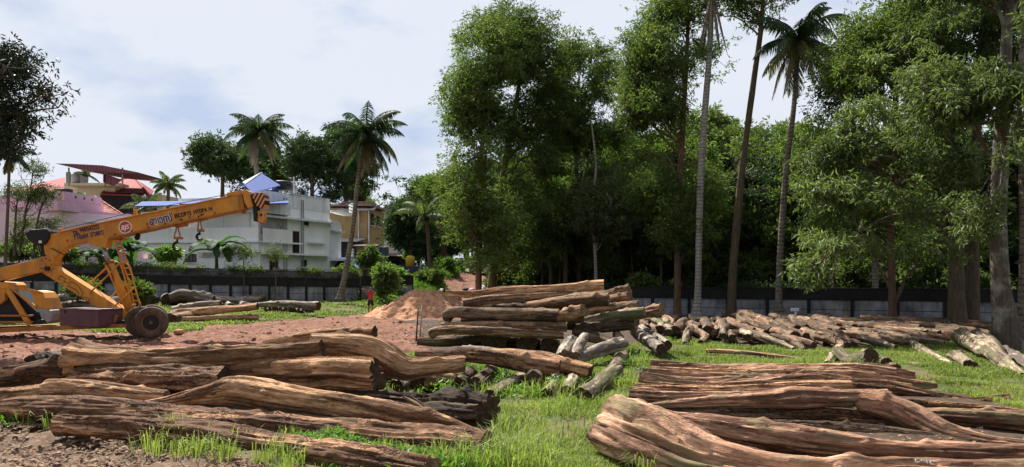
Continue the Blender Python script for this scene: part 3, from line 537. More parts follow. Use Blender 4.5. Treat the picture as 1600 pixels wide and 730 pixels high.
# ------------------------------------------------------------------ vegetation
def tubes_mesh(name, segs, mat, parent, sides=5):
    """segs: list of (pts (k,3), radii (k)) -> one mesh"""
    V = []; Fq = []; b = 0; th = np.linspace(0, 2 * np.pi, sides, endpoint=False)
    for P, R in segs:
        P = np.asarray(P, float); R = np.asarray(R, float); T = np.gradient(P, axis=0); T /= np.linalg.norm(T, axis=1)[:, None] + 1e-9
        up = np.array([.3, .2, 1.]) if abs(T[0, 2]) < .8 else np.array([1., .1, 0]); A = np.cross(T, up); A /= np.linalg.norm(A, axis=1)[:, None] + 1e-9; B = np.cross(A, T)
        v = P[:, None] + (A[:, None] * np.cos(th)[None, :, None] + B[:, None] * np.sin(th)[None, :, None]) * R[:, None, None]
        ii = np.arange(len(P) * sides).reshape(len(P), sides) + b; b += len(P) * sides
        V.append(v.reshape(-1, 3)); Fq.append(np.stack([ii[:-1], np.roll(ii[:-1], -1, 1), np.roll(ii[1:], -1, 1), ii[1:]], -1).reshape(-1, 4))
    return mesh_np(name, np.vstack(V), np.vstack(Fq), mat, parent, True)
def trunk_mesh(name, P, R, mat, parent, seed=1, sides=14, n=40, rough=.12, butt=.5):
    C = spline(np.c_[P, R], n); r = C[:, 3]; C = C[:, :3]; T = np.gradient(C, axis=0); T /= np.linalg.norm(T, axis=1)[:, None]
    A = np.cross(T, [0, 1., 0]); A /= np.linalg.norm(A, axis=1)[:, None]; B = np.cross(A, T); th = np.linspace(0, 2 * np.pi, sides, endpoint=False)
    H = C[:, 2] - C[0, 2]; m_ = 1 + rough * fbm(P3(np.cos(th)[None] * 1.5 + seed, np.sin(th)[None] * 1.5, H[:, None] * .5), 3) + butt * np.exp(-H[:, None] / (r[0] * 1.6)) * (.6 + .4 * np.cos(5 * th + seed)[None])
    V = C[:, None] + (A[:, None] * np.cos(th)[None, :, None] + B[:, None] * np.sin(th)[None, :, None]) * (r[:, None] * m_)[..., None]
    ii = np.arange(n * sides).reshape(n, sides); Fq = np.stack([ii[:-1], np.roll(ii[:-1], -1, 1), np.roll(ii[1:], -1, 1), ii[1:]], -1).reshape(-1, 4)
    return mesh_np(name, V.reshape(-1, 3), Fq, mat, parent, True)
def leaf_quads(C, D, Lf, Wf, rs, fold=.25):
    """rhombus leaves: base C, direction D (unit), length, width"""
    n = len(C); rnd = rs.normal(size=(n, 3)); S = np.cross(D, rnd); S /= np.linalg.norm(S, axis=1)[:, None] + 1e-9; Nn = np.cross(S, D)
    l = (Lf * rs.uniform(.65, 1.25, n))[:, None]; w_ = (Wf * rs.uniform(.7, 1.2, n))[:, None]
    V = np.stack([C, C + D * l * .45 + S * w_ * .5 + Nn * w_ * fold, C + D * l - Nn * l * .12, C + D * l * .45 - S * w_ * .5 + Nn * w_ * fold], 1).reshape(-1, 3)
    return V, np.arange(4 * n).reshape(n, 4)
def crown_points(ells, n, rs, gap=.0, noise_s=.5, shell=.45):
    vol = np.array([e[3] * e[4] * e[5] * (e[6] if len(e) > 6 else 1) for e in ells], float); k = rs.choice(len(ells), n * 4, p=vol / vol.sum()); E = np.array([e[:6] for e in ells], float)[k]
    d = rs.normal(size=(n * 4, 3)); d /= np.linalg.norm(d, axis=1)[:, None]; r = (shell + (1 - shell) * rs.uniform(0, 1, n * 4) ** .7); r = np.where(rs.uniform(size=n * 4) < .3, r * rs.uniform(.3, 1, n * 4), r)
    edge = 1 + .28 * fbm(np.c_[d * 2.2 + k[:, None] * 3.1], 3)
    P = E[:, :3] + d * (r * edge)[:, None] * E[:, 3:6]
    keep = fbm(P * noise_s, 3) > gap; P = (P[keep] if keep.sum() > n * .5 or keep.sum() > 60 else P)[:n]; return P
def tree(name, label, trunk, ells, nclump, per, leaf, mat='leaf', bark='bark', seed=1, group=None, gap=-.25, sig=.55, droop=.25, cat='tree', parent_trunks=(), limbs=16, noise_s=.5, sides=14, butt=.5, flat=.6, twig=.022, minatt=.8):
    """trunk: [(x,y,z,r)...]; ells: crown ellipsoids (x,y,z,rx,ry,rz[,weight])"""
    rs = np.random.default_rng(seed); base = np.array(trunk[0][:3]); T = np.array(trunk, float); T[:, :3] -= base; ells = [(e[0] - base[0], e[1] - base[1], e[2] - base[2]) + tuple(e[3:]) for e in ells]
    root = tag(empty(name, base), label, cat, group)
    trunk_mesh('trunk', T[:, :3], T[:, 3], M[bark], root, seed, sides, 44, butt=butt)
    for tr in parent_trunks: q = np.array(tr, float); q[:, :3] -= base; trunk_mesh('trunk', q[:, :3], q[:, 3], M[bark], root, seed + 3, sides, 40, butt=butt)
    P = crown_points(ells, nclump, rs, gap, noise_s); segs = []; Tt = spline(T, 60)
    idx = rs.choice(len(P), min(limbs, len(P)), replace=False); ends = P[idx]; nodes = []
    for e in ends:
        hd = np.linalg.norm(Tt[:, :2] - e[:2], axis=1); want = max(e[2] - .55 * hd.min() - .8, minatt); k = np.argmin(np.abs(Tt[:, 2] - want) + .3 * hd); a = Tt[k]
        mid = (a[:3] + e) / 2 + np.array([0, 0, .12 * np.linalg.norm(e - a[:3])]) + rs.normal(size=3) * .25; c = spline(np.array([a[:3], mid, e]), 9); c += rs.normal(size=c.shape) * .05; r0 = min(a[3] * .38, .03 + .012 * np.linalg.norm(e - a[:3])); c[0] = a[:3]
        segs.append((c, np.linspace(r0, twig, 9))); nodes.append(c[2:])
    nodes = np.vstack(nodes)
    for p in P[:: max(1, len(P) // 260)]:
        k = np.argmin(np.linalg.norm(nodes - p, axis=1)); a = nodes[k]; m_ = (a + p) / 2 + rs.normal(size=3) * .12; segs.append((np.array([a, m_, p]), [twig, twig * .8, twig * .5]))
    tubes_mesh('branches', segs, M[bark], root, 5)
    n = len(P) * per; own = np.repeat(np.arange(len(P)), per); sg = sig * rs.uniform(.6, 1.25, len(P))[own]
    o = rs.normal(size=(n, 3)) * np.array([1, 1, flat]) * sg[:, None] * .6
    # leaves come in small rosettes
    ros = rs.integers(0, 7, n); o2 = rs.normal(size=(len(P), 7, 3)) * sig * .62 * np.array([1, 1, flat]); C = P[own] + o2[own, ros] + o * .38
    D = (C - P[own]) * .6 + rs.normal(size=(n, 3)) * .35 + np.array([0, 0, -droop]); D /= np.linalg.norm(D, axis=1)[:, None] + 1e-9
    V, Fq = leaf_quads(C, D, leaf[0], leaf[1], rs); mesh_np('crown', V, Fq, M[mat], root); return root
def E(px, py, Y, rx, ry, dep, wgt=1):
    p = at(px, py, Y); return (p.x, p.y, p.z, rx * Y / FPX, dep, ry * Y / FPX, wgt)
def TP(pix, Y):     # trunk pixel points -> world (px,py,r_px), optional own distance
    o = []
    for q in pix:
        y = q[3] if len(q) > 3 else Y; p = at(q[0], q[1], y); o.append((p.x, p.y, p.z, q[2] * y / FPX))
    return o
LF = (.22, .075)
# big left-centre group
tree('tall_tree', 'tall dense tree with straight brown trunk beside the red track', TP([(748, 484, 5.5), (748, 400, 5), (750, 300, 4), (756, 180, 3), (765, 70, 1.5)], 47),
     [E(768, 95, 47, 58, 72, 3.6), E(735, 165, 46.5, 44, 60, 3), E(748, 250, 46, 52, 55, 3.4), E(728, 325, 45.5, 44, 42, 3), E(775, 350, 46, 52, 42, 3), E(708, 290, 47, 22, 40, 2), E(760, 400, 46, 34, 30, 3), E(702, 350, 46, 22, 30, 2)], 1000, 62, LF, 'leaf', 'bark_red', 21, limbs=30, gap=-.2)
tree('tall_tree', 'tall dense tree with mossy leaning trunk right of the straight brown one', TP([(765, 478, 8), (770, 430, 6.5), (778, 370, 5.5), (790, 250, 5), (812, 130, 3), (825, 60, 1.5)], 49),
     [E(835, 95, 49, 52, 70, 3.6), E(860, 190, 49.5, 44, 62, 3.2), E(820, 260, 49, 60, 62, 3.8), E(850, 330, 49, 52, 50, 3.2), E(800, 45, 49, 42, 28, 3), E(810, 395, 48.5, 45, 34, 2.6), E(850, 400, 49, 40, 34, 2.6), E(795, 200, 48.5, 44, 60, 3)], 1100, 62, LF, 'leaf', 'bark_moss', 22, limbs=30, gap=-.2)
tree('airy_tree', 'airy tree with open see-through top against the sky, right of the tall dense pair', TP([(905, 478, 4), (903, 350, 3.5), (900, 230, 3), (905, 120, 1.4)], 52),
     [E(915, 120, 52, 52, 48, 3), E(890, 75, 52, 30, 28, 2), E(945, 110, 52, 30, 22, 2), E(900, 220, 52, 40, 60, 3), E(885, 320, 52, 42, 55, 3), E(895, 400, 52, 36, 34, 2.4), E(935, 165, 52, 36, 36, 2.4), E(960, 215, 53, 30, 40, 2.4), E(880, 130, 52, 34, 44, 2.4)], 900, 48, (.26, .08), 'leaf', 'bark', 23, limbs=26, gap=-.05)
tree('white_stemmed_tree', 'slender tree with crooked whitish stem and a low bright crown', TP([(932, 470, 3), (930, 400, 2.6), (926, 320, 2.4), (931, 260, 1.8), (924, 190, 1.0)], 47),
     [E(945, 335, 47, 45, 42, 2.6), E(925, 300, 47, 30, 22, 2), E(965, 310, 46.5, 28, 30, 2), E(938, 255, 47.5, 40, 22, 2.2, .6), E(932, 425, 46, 9, 12, .8)], 330, 55, (.24, .085), 'leaf_pale', 'bark_pale', 24, limbs=18, gap=-.15)
tree('tall_tree', 'tall dark tree whose slim trunk stands left of the white palm trunk', TP([(1058, 500, 6), (1059, 400, 5.3), (1061, 300, 4.8), (1068, 180, 4), (1074, 60, 3), (1076, -60, 1.5)], 43),
     [E(1035, 85, 43, 58, 50, 3), E(1090, 95, 44, 44, 44, 2.6, .7), E(1020, 165, 43, 52, 42, 2.8), E(1055, 240, 43, 62, 46, 3), E(1035, 310, 43, 52, 46, 2.8), E(1070, 370, 43, 44, 36, 2.4), E(1050, 20, 43, 50, 30, 2.5), E(985, 130, 44, 24, 34, 2), E(1000, 60, 44, 26, 26, 2), E(1100, 300, 44, 34, 60, 2.4)], 1000, 60, LF, 'leaf', 'bark_red', 25, limbs=30, gap=-.15)
tree('tall_tree', 'tall brown trunk leaning right and forking high up, between the two slim palms', TP([(1142, 498, 7.5), (1147, 400, 6.3), (1160, 260, 5.4), (1176, 140, 4.6), (1187, 60, 4), (1190, 30, 3.4), (1196, -60, 2)], 41.5),
     [E(1200, 5, 41.5, 60, 26, 2.4), E(1140, -10, 41.5, 44, 24, 2.4), E(1195, -60, 42, 60, 40, 2.4)], 200, 50, LF, 'leaf', 'bark', 26, limbs=20, gap=-.1)
# near right trees
tree('leafy_tree', 'big tree with thick double trunk and drooping low boughs of pale leaves', TP([(1496, 522, 14), (1494, 420, 11), (1490, 320, 10), (1478, 180, 8), (1460, 60, 5), (1450, -80, 2)], 33),
     [E(1350, 190, 28, 40, 42, 1.8), E(1300, 240, 29, 40, 34, 2), E(1400, 240, 28, 44, 36, 2), E(1265, 300, 27, 44, 24, 1.8), E(1340, 310, 27.5, 52, 30, 2), E(1420, 320, 28, 48, 34, 2), E(1262, 425, 26, 30, 30, 1.2), E(1300, 380, 26.5, 46, 22, 1.6), E(1370, 385, 27, 40, 24, 1.8), E(1440, 180, 30, 50, 44, 2.4), E(1470, 270, 30, 40, 50, 2.4), E(1240, 255, 29, 24, 16, 1.4), E(1400, 110, 30, 60, 40, 2.4), E(1460, 60, 31, 50, 44, 2.4), E(1465, 385, 30, 40, 24, 2), E(1450, -60, 32, 60, 50, 2.6), E(1535, -60, 33, 50, 50, 2.6)], 820, 46, (.27, .078), 'leaf_pale', 'bark', 31, limbs=44, gap=.12, noise_s=.85, sig=.36, minatt=4.6, parent_trunks=[TP([(1518, 520, 11), (1520, 400, 9), (1524, 250, 7), (1535, 60, 4), (1540, -60, 1.5)], 33.6)])
tree('leafy_tree', 'tall dark-leaved tree on a slim trunk filling the top right of the sky', TP([(1395, 508, 6.5), (1393, 420, 5.6), (1392, 300, 5.3), (1400, 150, 4.5), (1405, 0, 3)], 36),
     [E(1400, 60, 35, 85, 60, 3.4), E(1330, 130, 35, 60, 55, 3), E(1312, 90, 36, 34, 40, 2.4, .7), E(1470, 120, 36, 60, 80, 3), E(1300, 215, 35, 36, 36, 2.4), E(1440, 10, 36, 70, 40, 3), E(1350, 220, 37, 70, 70, 3), E(1430, 260, 37, 60, 80, 3), E(1330, 340, 38, 70, 50, 3), E(1450, 380, 38, 60, 40, 3), E(1405, -60, 36, 60, 40, 3)], 1250, 56, LF, 'leaf', 'bark_red', 32, limbs=34, gap=-.12)
tree('leafy_tree', 'nearest tree at the right edge, sunlit pale leaves hanging before its lichened trunk', TP([(1578, 552, 23), (1570, 500, 18), (1562, 430, 14), (1560, 330, 12.5), (1565, 200, 10), (1572, 80, 8), (1578, -60, 5), (1582, -150, 2)], 23.4),
     [E(1582, -120, 23.4, 90, 60, 2.6), E(1540, -60, 23, 60, 50, 2.2), E(1570, 70, 21.5, 50, 60, 2), E(1500, 150, 22.5, 55, 50, 2), E(1570, 190, 21.5, 50, 42, 2), E(1530, 250, 22, 48, 34, 1.8), E(1575, 310, 21.5, 34, 48, 1.6), E(1510, 60, 23, 50, 42, 2), E(1600, 120, 22, 40, 90, 2), E(1545, 350, 22.5, 34, 24, 1.4, .6), E(1460, 110, 23.5, 36, 34, 1.6), E(1490, 210, 23, 34, 30, 1.6)], 700, 52, (.23, .065), 'leaf_pale', 'bark_lichen', 33, limbs=30, gap=-.1, sig=.36, butt=.25)
tree('leafy_tree', 'dark tree trunk cut by the right edge of the picture', TP([(1606, 520, 14), (1606, 400, 12), (1604, 250, 10), (1600, 60, 7), (1600, -30, 3)], 28),
     [E(1620, 250, 29, 60, 90, 3), E(1610, 60, 30, 70, 90, 3), E(1560, 20, 31, 40, 40, 3)], 420, 60, LF, 'leaf', 'bark_palm', 34, limbs=16)
tree('bare_trunk_tree', 'pale straight trunk rising just behind the panel wall', TP([(1368, 470, 5), (1367, 400, 4.6), (1366, 250, 4)], 41), [E(1366, 230, 41, 40, 40, 2.4)], 120, 50, LF, 'leaf', 'bark_pale', 35, limbs=10)
# far left overhanging tree, out-of-frame trunk
tree('overhanging_tree', 'dark foliage hanging in from the left edge of the sky', TP([(-150, 520, 14), (-140, 350, 11), (-110, 200, 8), (-80, 100, 5)], 25),
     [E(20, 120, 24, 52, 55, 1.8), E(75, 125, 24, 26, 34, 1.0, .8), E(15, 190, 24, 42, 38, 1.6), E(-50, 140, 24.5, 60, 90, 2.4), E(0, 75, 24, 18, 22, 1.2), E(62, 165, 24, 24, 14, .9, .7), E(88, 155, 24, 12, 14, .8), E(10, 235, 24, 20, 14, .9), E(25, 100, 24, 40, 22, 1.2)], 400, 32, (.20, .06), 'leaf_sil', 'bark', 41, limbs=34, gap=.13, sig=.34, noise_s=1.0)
# trees behind the houses
for i, (px, py, Y, es, lb) in enumerate([
    (345, 300, 88, [(345, 255, 50, 34), (330, 235, 26, 22), (380, 280, 44, 26)], 'dark spreading tree behind the blue gable roof, below the left coconut palm'),
    (425, 300, 92, [(425, 275, 34, 30), (405, 250, 26, 24)], 'dark tree filling the gap between the two coconut palms, left part'),
    (485, 320, 86, [(482, 240, 32, 32), (500, 280, 46, 40), (470, 280, 32, 34)], 'black-green layered tree behind the right end of the white house'),
    (538, 320, 90, [(535, 225, 24, 42), (548, 275, 38, 40)], 'tall dark tree just behind the leaning coconut palm'),
    (640, 410, 73, [(640, 355, 36, 38), (632, 335, 24, 20), (662, 375, 20, 22)], 'round dark mango-like tree right of the ochre house'),
    (690, 420, 80, [(688, 320, 34, 52), (700, 270, 28, 34), (676, 362, 26, 20)], 'bushy green tree over the grass bank left of the red track')]):
    g = float(gz((px - 800) / FPX * Y, Y)); pz = [((px - 800) / FPX * Y, Y, g, .3), ((px - 800) / FPX * Y + .2, Y, zp(es[0][1] + 30, Y), .22), ((es[0][0] - 800) / FPX * Y, Y, zp(es[0][1], Y), .1)]
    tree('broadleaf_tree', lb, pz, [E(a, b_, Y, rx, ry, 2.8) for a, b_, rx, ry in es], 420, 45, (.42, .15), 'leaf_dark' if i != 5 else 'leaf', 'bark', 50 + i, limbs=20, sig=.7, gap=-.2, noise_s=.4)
# forest copies
fv = []
for v in range(6):
    rs = np.random.default_rng(70 + v); H = rs.uniform(11, 16); e = []
    for k in range(6): a = rs.uniform(0, 6.3); rr = rs.uniform(0, 2.4); e.append((math.cos(a) * rr, math.sin(a) * rr, H * rs.uniform(.35, .95), rs.uniform(1.8, 3), rs.uniform(1.8, 3), rs.uniform(1.6, 2.6)))
    fv.append(tree('forest_tree', 'x', [(0, 0, -.3, .25), (.2, 0, H * .5, .18), (.1, .2, H * .9, .08)], e, 420, 42, (.45, .17), ['leaf', 'leaf_dark'][v % 2], 'bark', 80 + v, limbs=22, sig=.75, gap=-.25, noise_s=.4))
uu = set()
def dupt(o, loc, rz, s, label, group, cat='tree'):
    if o.name in uu:
        c = o.copy(); COL.objects.link(c)
        for ch in o.children: d = ch.copy(); COL.objects.link(d); d.parent = c
    else: c = o; uu.add(o.name)
    c.location = loc; c.rotation_euler = (0, 0, rz); c.scale = (s, s, s); tag(c, label, cat, group); return c
rw2 = random.Random(9)
def wood(x0, x1, y0, y1, n, label, group, s0=.8, s1=1.2, hook=None):
    pts = []
    for _ in range(n * 30):
        x, y = rw2.uniform(x0, x1), rw2.uniform(y0, y1)
        if all((x - a) ** 2 + (y - b_) ** 2 > 6.5 for a, b_ in pts) and (hook is None or hook(x, y)): pts.append((x, y))
        if len(pts) >= n: break
    for x, y in pts: s = rw2.uniform(s0, s1); dupt(rw2.choice(fv), (x, y, float(gz(x, y)) - .1), rw2.uniform(0, 6.3), s, label, group)
wood(2, 44, 50, 62, 34, 'dense tree of the near rows of the wood behind the boundary wall', 'near rows of the wood', .6, .95, lambda x, y: y > 50 and x / y > .03)
wood(0, 62, 63, 84, 44, 'dense tree of the far rows of the wood behind the boundary wall', 'far rows of the wood', .85, 1.2, lambda x, y: x / y > 0)
wood(2, 80, 90, 118, 30, 'hazy tree on the rise at the back of the wood', 'trees on the rise at the back of the wood', 1.0, 1.45)
wood(-30, -2, 108, 150, 26, 'distant tree on the far slope left of the tall dense pair', 'distant trees on the far slope', .7, 1.1, lambda x, y: -.3 < x / y < -.02)
wood(-110, -45, 120, 160, 14, 'distant tree behind the red-roofed houses', 'distant trees behind the houses', .5, .7)
wood(36, 60, 33, 48, 10, 'tree beyond the right edge behind the wall end', 'trees beyond the wall end', .9, 1.1, lambda x, y: x / y > .66)
# shrubs of the understorey
def shrub(name, label, px, py, Y, rpx, hpx, mat='leaf', leaf=(.22, .09), n=60, per=45, seed=1, cat='bush', group=None, flat=.7, g=None):
    x = (px - 800) / FPX * Y; z0 = float(gz(x, Y)) if g is None else g; r = rpx * Y / FPX; zc = zp(py, Y); h = hpx * Y / FPX
    return tree(name, label, [(x, Y, z0, .04), (x + .05, Y, (z0 + zc) / 2, .035), (x, Y, zc, .02)], [(x, Y, zc, r, r * .8, h)], n, per, leaf, mat, 'bark', seed, group, sig=.35, cat=cat, limbs=7, gap=-.4, butt=0, sides=8, twig=.012)
for i, (px, py, Y, r, h, mt, lb) in enumerate([
    (578, 405, 62, 20, 16, 'leaf', 'feathery green bush before the plank shed'), (604, 425, 60, 22, 14, 'leaf_bright', 'bright low bush right of the feathery one behind the wall'),
    (603, 438, 53, 15, 22, 'leaf', 'broad-leaved sapling standing behind the man in red'), (1003, 442, 46, 14, 10, 'leaf', 'small bush peeping over the wall beside the central stack'),
    (540, 425, 58, 12, 8, 'leaf', 'small bush by the low blue-roofed shed'), (655, 395, 76, 22, 14, 'leaf_bright', 'sunlit bush near the yellow barrel'),
    (692, 412, 68, 20, 9, 'leaf_bright', 'bright bush on top of the grass bank'), (668, 432, 62, 20, 10, 'leaf', 'green bush on the flank of the grass bank'), 
    (213, 455, 42, 15, 9, 'leaf', 'weeds at the wall foot behind the crane ladder'), (120, 450, 41, 22, 8, 'leaf', 'weeds at the wall foot behind the crane struts'),
    (380, 398, 52, 26, 22, 'leaf_pale', 'light feathery shrub right of the banana plants'), (264, 398, 52, 12, 8, 'leaf_bright', 'small bright bush by the house window behind the wall'), (430, 395, 52, 18, 12, 'leaf_pale', 'thin shrub before the corner of the white house'), (100, 398, 48, 18, 10, 'leaf', 'bush at the foot of the pink house'), (30, 392, 48, 30, 12, 'leaf', 'large-leaved bush under the bamboo at the left edge'),
    (1500, 470, 40, 12, 10, 'leaf_dark', 'shrub beside the thick double trunk')]):
    th = 'feathery shrub right' in lb or 'thin shrub' in lb; shrub('bush', lb, px, py, Y, r, h, mt, (.16, .05) if th else (.3, .12), 34 if th else 80, 26 if th else 45, 120 + i)
for i, (px, py, Y, lb) in enumerate([(850, 440, 53, 1), (900, 430, 54, 1), (960, 435, 52, 1), (1020, 420, 52, 1), (1120, 430, 49, 2), (1200, 430, 48, 2), (1290, 430, 46, 2), (1340, 440, 44, 2), (1440, 430, 44, 2), (1100, 380, 50, 2), (1230, 380, 48, 2), (800, 440, 54, 1), (880, 380, 55, 1), (960, 370, 53, 1), (1040, 385, 51, 1), (1160, 350, 50, 2), (1300, 370, 47, 2), (1420, 380, 45, 2), (1520, 440, 42, 2)]):
    shrub('undergrowth_bush', 'dark bush in the undergrowth of the wood, %s' % ('left of the white palm trunk' if lb == 1 else 'right of the white palm trunk'), px, py, Y, 44, 34, 'leaf', (.33, .14), 110, 45, 150 + i, group='undergrowth bushes')
# thin dark saplings trunks of the understorey
for i, (px, Y, top) in enumerate([(845, 52, 370), (872, 51, 350), (985, 50, 380), (1030, 48, 400), (830, 55, 340), (1300, 43, 350)]):
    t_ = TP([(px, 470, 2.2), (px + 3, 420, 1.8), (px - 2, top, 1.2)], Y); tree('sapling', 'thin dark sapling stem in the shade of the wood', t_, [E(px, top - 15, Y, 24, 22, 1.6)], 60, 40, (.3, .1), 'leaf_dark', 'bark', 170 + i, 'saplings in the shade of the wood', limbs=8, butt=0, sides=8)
# bamboo-like sapling before the pink house
for i, (px, tp, lean) in enumerate([(30, 262, 22), (22, 300, 6), (52, 300, 20)]):
    tree('feathery_sapling', 'thin feathery sapling with airy pale leaves before the pink house, %s' % ['tallest one', 'leftmost one', 'one leaning right'][i], TP([(px, 400, 2), (px + lean * .4, 340, 1.5), (px + lean, tp + 8, .8)], 45), [E(px + lean, tp, 45, 16, 14, .9), E(px + lean * 1.4, tp + 45, 45, 18, 16, .9), E(px + lean * .3, tp + 75, 45, 20, 16, .9)], 110, 22, (.16, .05), 'leaf_pale', 'bark', 190 + i, 'feathery saplings before the pink house', limbs=22, sig=.3, gap=-.6, butt=0, sides=8, twig=.012)
# ------------------------------------------------------------------ palms
def frond(root, base, az, el, length, leafL, mat, seed, droop=1.0, name='frond', npair=58, wid=.055, dead=0):
    rs = np.random.default_rng(seed); n = 14; t = np.linspace(0, 1, n); d = np.array([math.cos(az), math.sin(az), 0]); p = [np.array(base, float)]; ang = el
    for k in range(1, n): ang = max(ang - droop * (.6 + 1.3 * t[k]) / n * 1.25, -1.35); p.append(p[-1] + (d * math.cos(ang) + np.array([0, 0, math.sin(ang)])) * length / (n - 1))
    p = np.array(p); C = spline(p, npair); T = np.gradient(C, axis=0); T /= np.linalg.norm(T, axis=1)[:, None]; S = np.cross(T, [0, 0, 1.]); S /= np.linalg.norm(S, axis=1)[:, None] + 1e-6
    tt = np.linspace(0, 1, npair); prof = leafL * np.clip(np.sin(np.pi * (tt * .86 + .12)), .12, 1) * (1 if not dead else .8); V = []; Fq = []; b = 0
    m_ = tubes_np(p, np.linspace(.06, .012, n), 5); V.append(m_[0]); Fq.append(m_[1]); b = len(m_[0])
    for sg in (-1, 1):
        k = np.arange(3, npair); c = C[k] + T[k] * rs.uniform(-.02, .02, len(k))[:, None]; hang = .55 + .7 * rs.uniform(0, 1, len(k)) + dead
        D = S[k] * sg * .8 + T[k] * .55 + np.array([0, 0, -1.]) * hang[:, None]; D /= np.linalg.norm(D, axis=1)[:, None]; l = prof[k][:, None] * rs.uniform(.85, 1.1, len(k))[:, None]
        D2 = D + np.array([0, 0, -.75]); D2 /= np.linalg.norm(D2, axis=1)[:, None]; w_ = T[k] * wid
        v = np.stack([c - w_ * .5, c + w_ * .5, c + D * l * .5 + w_ * .6, c + D * l * .5 - w_ * .6, c + D * l * .5 + D2 * l * .5], 1).reshape(-1, 3); i0 = b + np.arange(len(k)) * 5
        V.append(v); Fq.append(np.stack([i0, i0 + 1, i0 + 2, i0 + 3], -1)); Fq.append(np.stack([i0 + 3, i0 + 2, i0 + 4, i0 + 4], -1)); b += len(v)
    V = np.vstack(V); F_ = [tuple(dict.fromkeys(f)) for f in np.vstack(Fq).tolist()]
    return mesh_np(name, V, F_, mat, root)
def tubes_np(P, R, sides):
    P = np.asarray(P); T = np.gradient(P, axis=0); T /= np.linalg.norm(T, axis=1)[:, None]; A = np.cross(T, [.01, .02, 1.]); A /= np.linalg.norm(A, axis=1)[:, None] + 1e-9; B = np.cross(A, T); th = np.linspace(0, 2 * np.pi, sides, endpoint=False)
    v = P[:, None] + (A[:, None] * np.cos(th)[None, :, None] + B[:, None] * np.sin(th)[None, :, None]) * np.asarray(R)[:, None, None]; ii = np.arange(len(P) * sides).reshape(len(P), sides)
    return v.reshape(-1, 3), np.stack([ii[:-1], np.roll(ii[:-1], -1, 1), np.roll(ii[1:], -1, 1), ii[1:]], -1).reshape(-1, 4)
def palm(label, trunk, nf, length, leafL, bark='bark_palm', seed=1, elmax=1.35, elmin=-.9, yellow=.15, dead=0, name='coconut_palm', top=None, mat='leaf_dark', droop=1.0, azr=None):
    base = np.array(trunk[0][:3]); T = np.array(trunk); T[:, :3] -= base; root = tag(empty(name, base), label, 'palm tree'); trunk_mesh('trunk', T[:, :3], T[:, 3], M[bark], root, seed, 12, 60, .04, .8)
    rs = random.Random(seed); tp = T[-1, :3]
    for k in range(nf):
        f = k / max(1, nf - 1); el = elmax + (elmin - elmax) * f + rs.uniform(-.15, .15); az = k * 2.4 + rs.uniform(-.3, .3)
        if azr: az = rs.uniform(*azr)
        m_ = M['leaf_yellow'] if (f > .5 and rs.random() < yellow) else M[mat]
        if k >= nf - dead: m_ = M['leaf_dead']
        frond(root, tp + np.array([0, 0, .15 * (1 - f)]), az, el, length * rs.uniform(.85, 1.1), leafL, m_, seed * 50 + k, droop * (1 if el > -.2 else .55), dead=.5 if k >= nf - dead else 0)
    if not azr:
        cb = MB()
        for k in range(7): a = k * .9; c = Vector(tp) + Vector((math.cos(a) * .28, math.sin(a) * .28, -.25 - .1 * (k % 2))); cb.tube([c + Vector((0, 0, .14)), c + Vector((0, 0, .07)), c - Vector((0, 0, .05)), c - Vector((0, 0, .14))], [.03, .12, .12, .03], 8)
        cb.build('coconuts', M['leaf_dark'], root, True)
    return root
palm('left coconut palm with drooping grey-green crown above the blue gable roof', TP([(412, 300, 4), (403, 280, 4), (400, 250, 3.6), (405, 208, 3.4)], 70), 38, 3.4, 1.05, seed=3, elmin=-.95, yellow=.1, dead=5)
palm('leaning coconut palm with a tall thin trunk rising from the wall foot', TP([(531, 468, 5), (541, 420, 4.2), (552, 350, 3.6), (561, 270, 3.2), (572, 215, 3)], 52), 38, 3.3, .95, seed=4, elmin=-.95, yellow=.3, dead=5)
palm('slim palm with white ringed trunk and dead fronds hanging at its top', TP([(1089, 497, 7.5), (1091, 440, 5.2), (1094, 300, 5.4), (1101, 180, 5.2), (1108, 90, 4.5), (1112, 0, 4.4), (1113, -25, 4)], 41), 14, 3.2, .9, 'bark_pale', 5, elmin=.1, yellow=0)
palm('slim palm with yellowing fronds left of the nearest right tree crown', TP([(1224, 500, 9), (1217, 480, 5.5), (1219, 400, 5), (1228, 270, 4.6), (1240, 170, 4), (1247, 66, 3.4)], 40), 26, 3.1, .95, 'bark_palm', 6, elmin=-1.1, yellow=.55, dead=1)
palm('dark-crowned thin areca palm at the left edge under the overhanging foliage', TP([(8, 420, 2.5), (12, 330, 2.2), (15, 250, 2), (17, 238, 2)], 40), 10, 1.5, .5, 'bark', 7, elmin=-.8, mat='leaf_sil', name='areca_palm')
palm('small palm with upright fronds behind the red hipped roof', TP([(262, 340, 2.5), (263, 300, 2.5), (263, 290, 2.2)], 78), 14, 2.3, .6, 'bark', 8, elmin=-.3, mat='leaf', name='areca_palm')
palm('low palm with drooping fronds below the blue awning', TP([(228, 380, 3), (228, 335, 3), (228, 325, 2.6)], 66), 12, 2.4, .7, 'bark', 9, elmin=-.9, mat='leaf_pale')
palm('palm crown arching out beside the round dark tree', TP([(672, 420, 3), (668, 360, 3), (664, 338, 2.5)], 64), 9, 3.0, .7, 'bark', 10, elmin=-.2, mat='leaf_pale')
palm('low palm in the dark wood right of the tall dense pair', TP([(884, 470, 4), (883, 330, 3), (883, 318, 3)], 50), 11, 2.2, .6, 'bark', 12, elmin=-.6, mat='leaf')
palm('small palm peeping over the canopy of the red-roofed house', TP([(132, 330, 3), (133, 285, 3), (133, 272, 2)], 96), 10, 2.0, .5, 'bark', 14, elmin=-.3, mat='leaf')
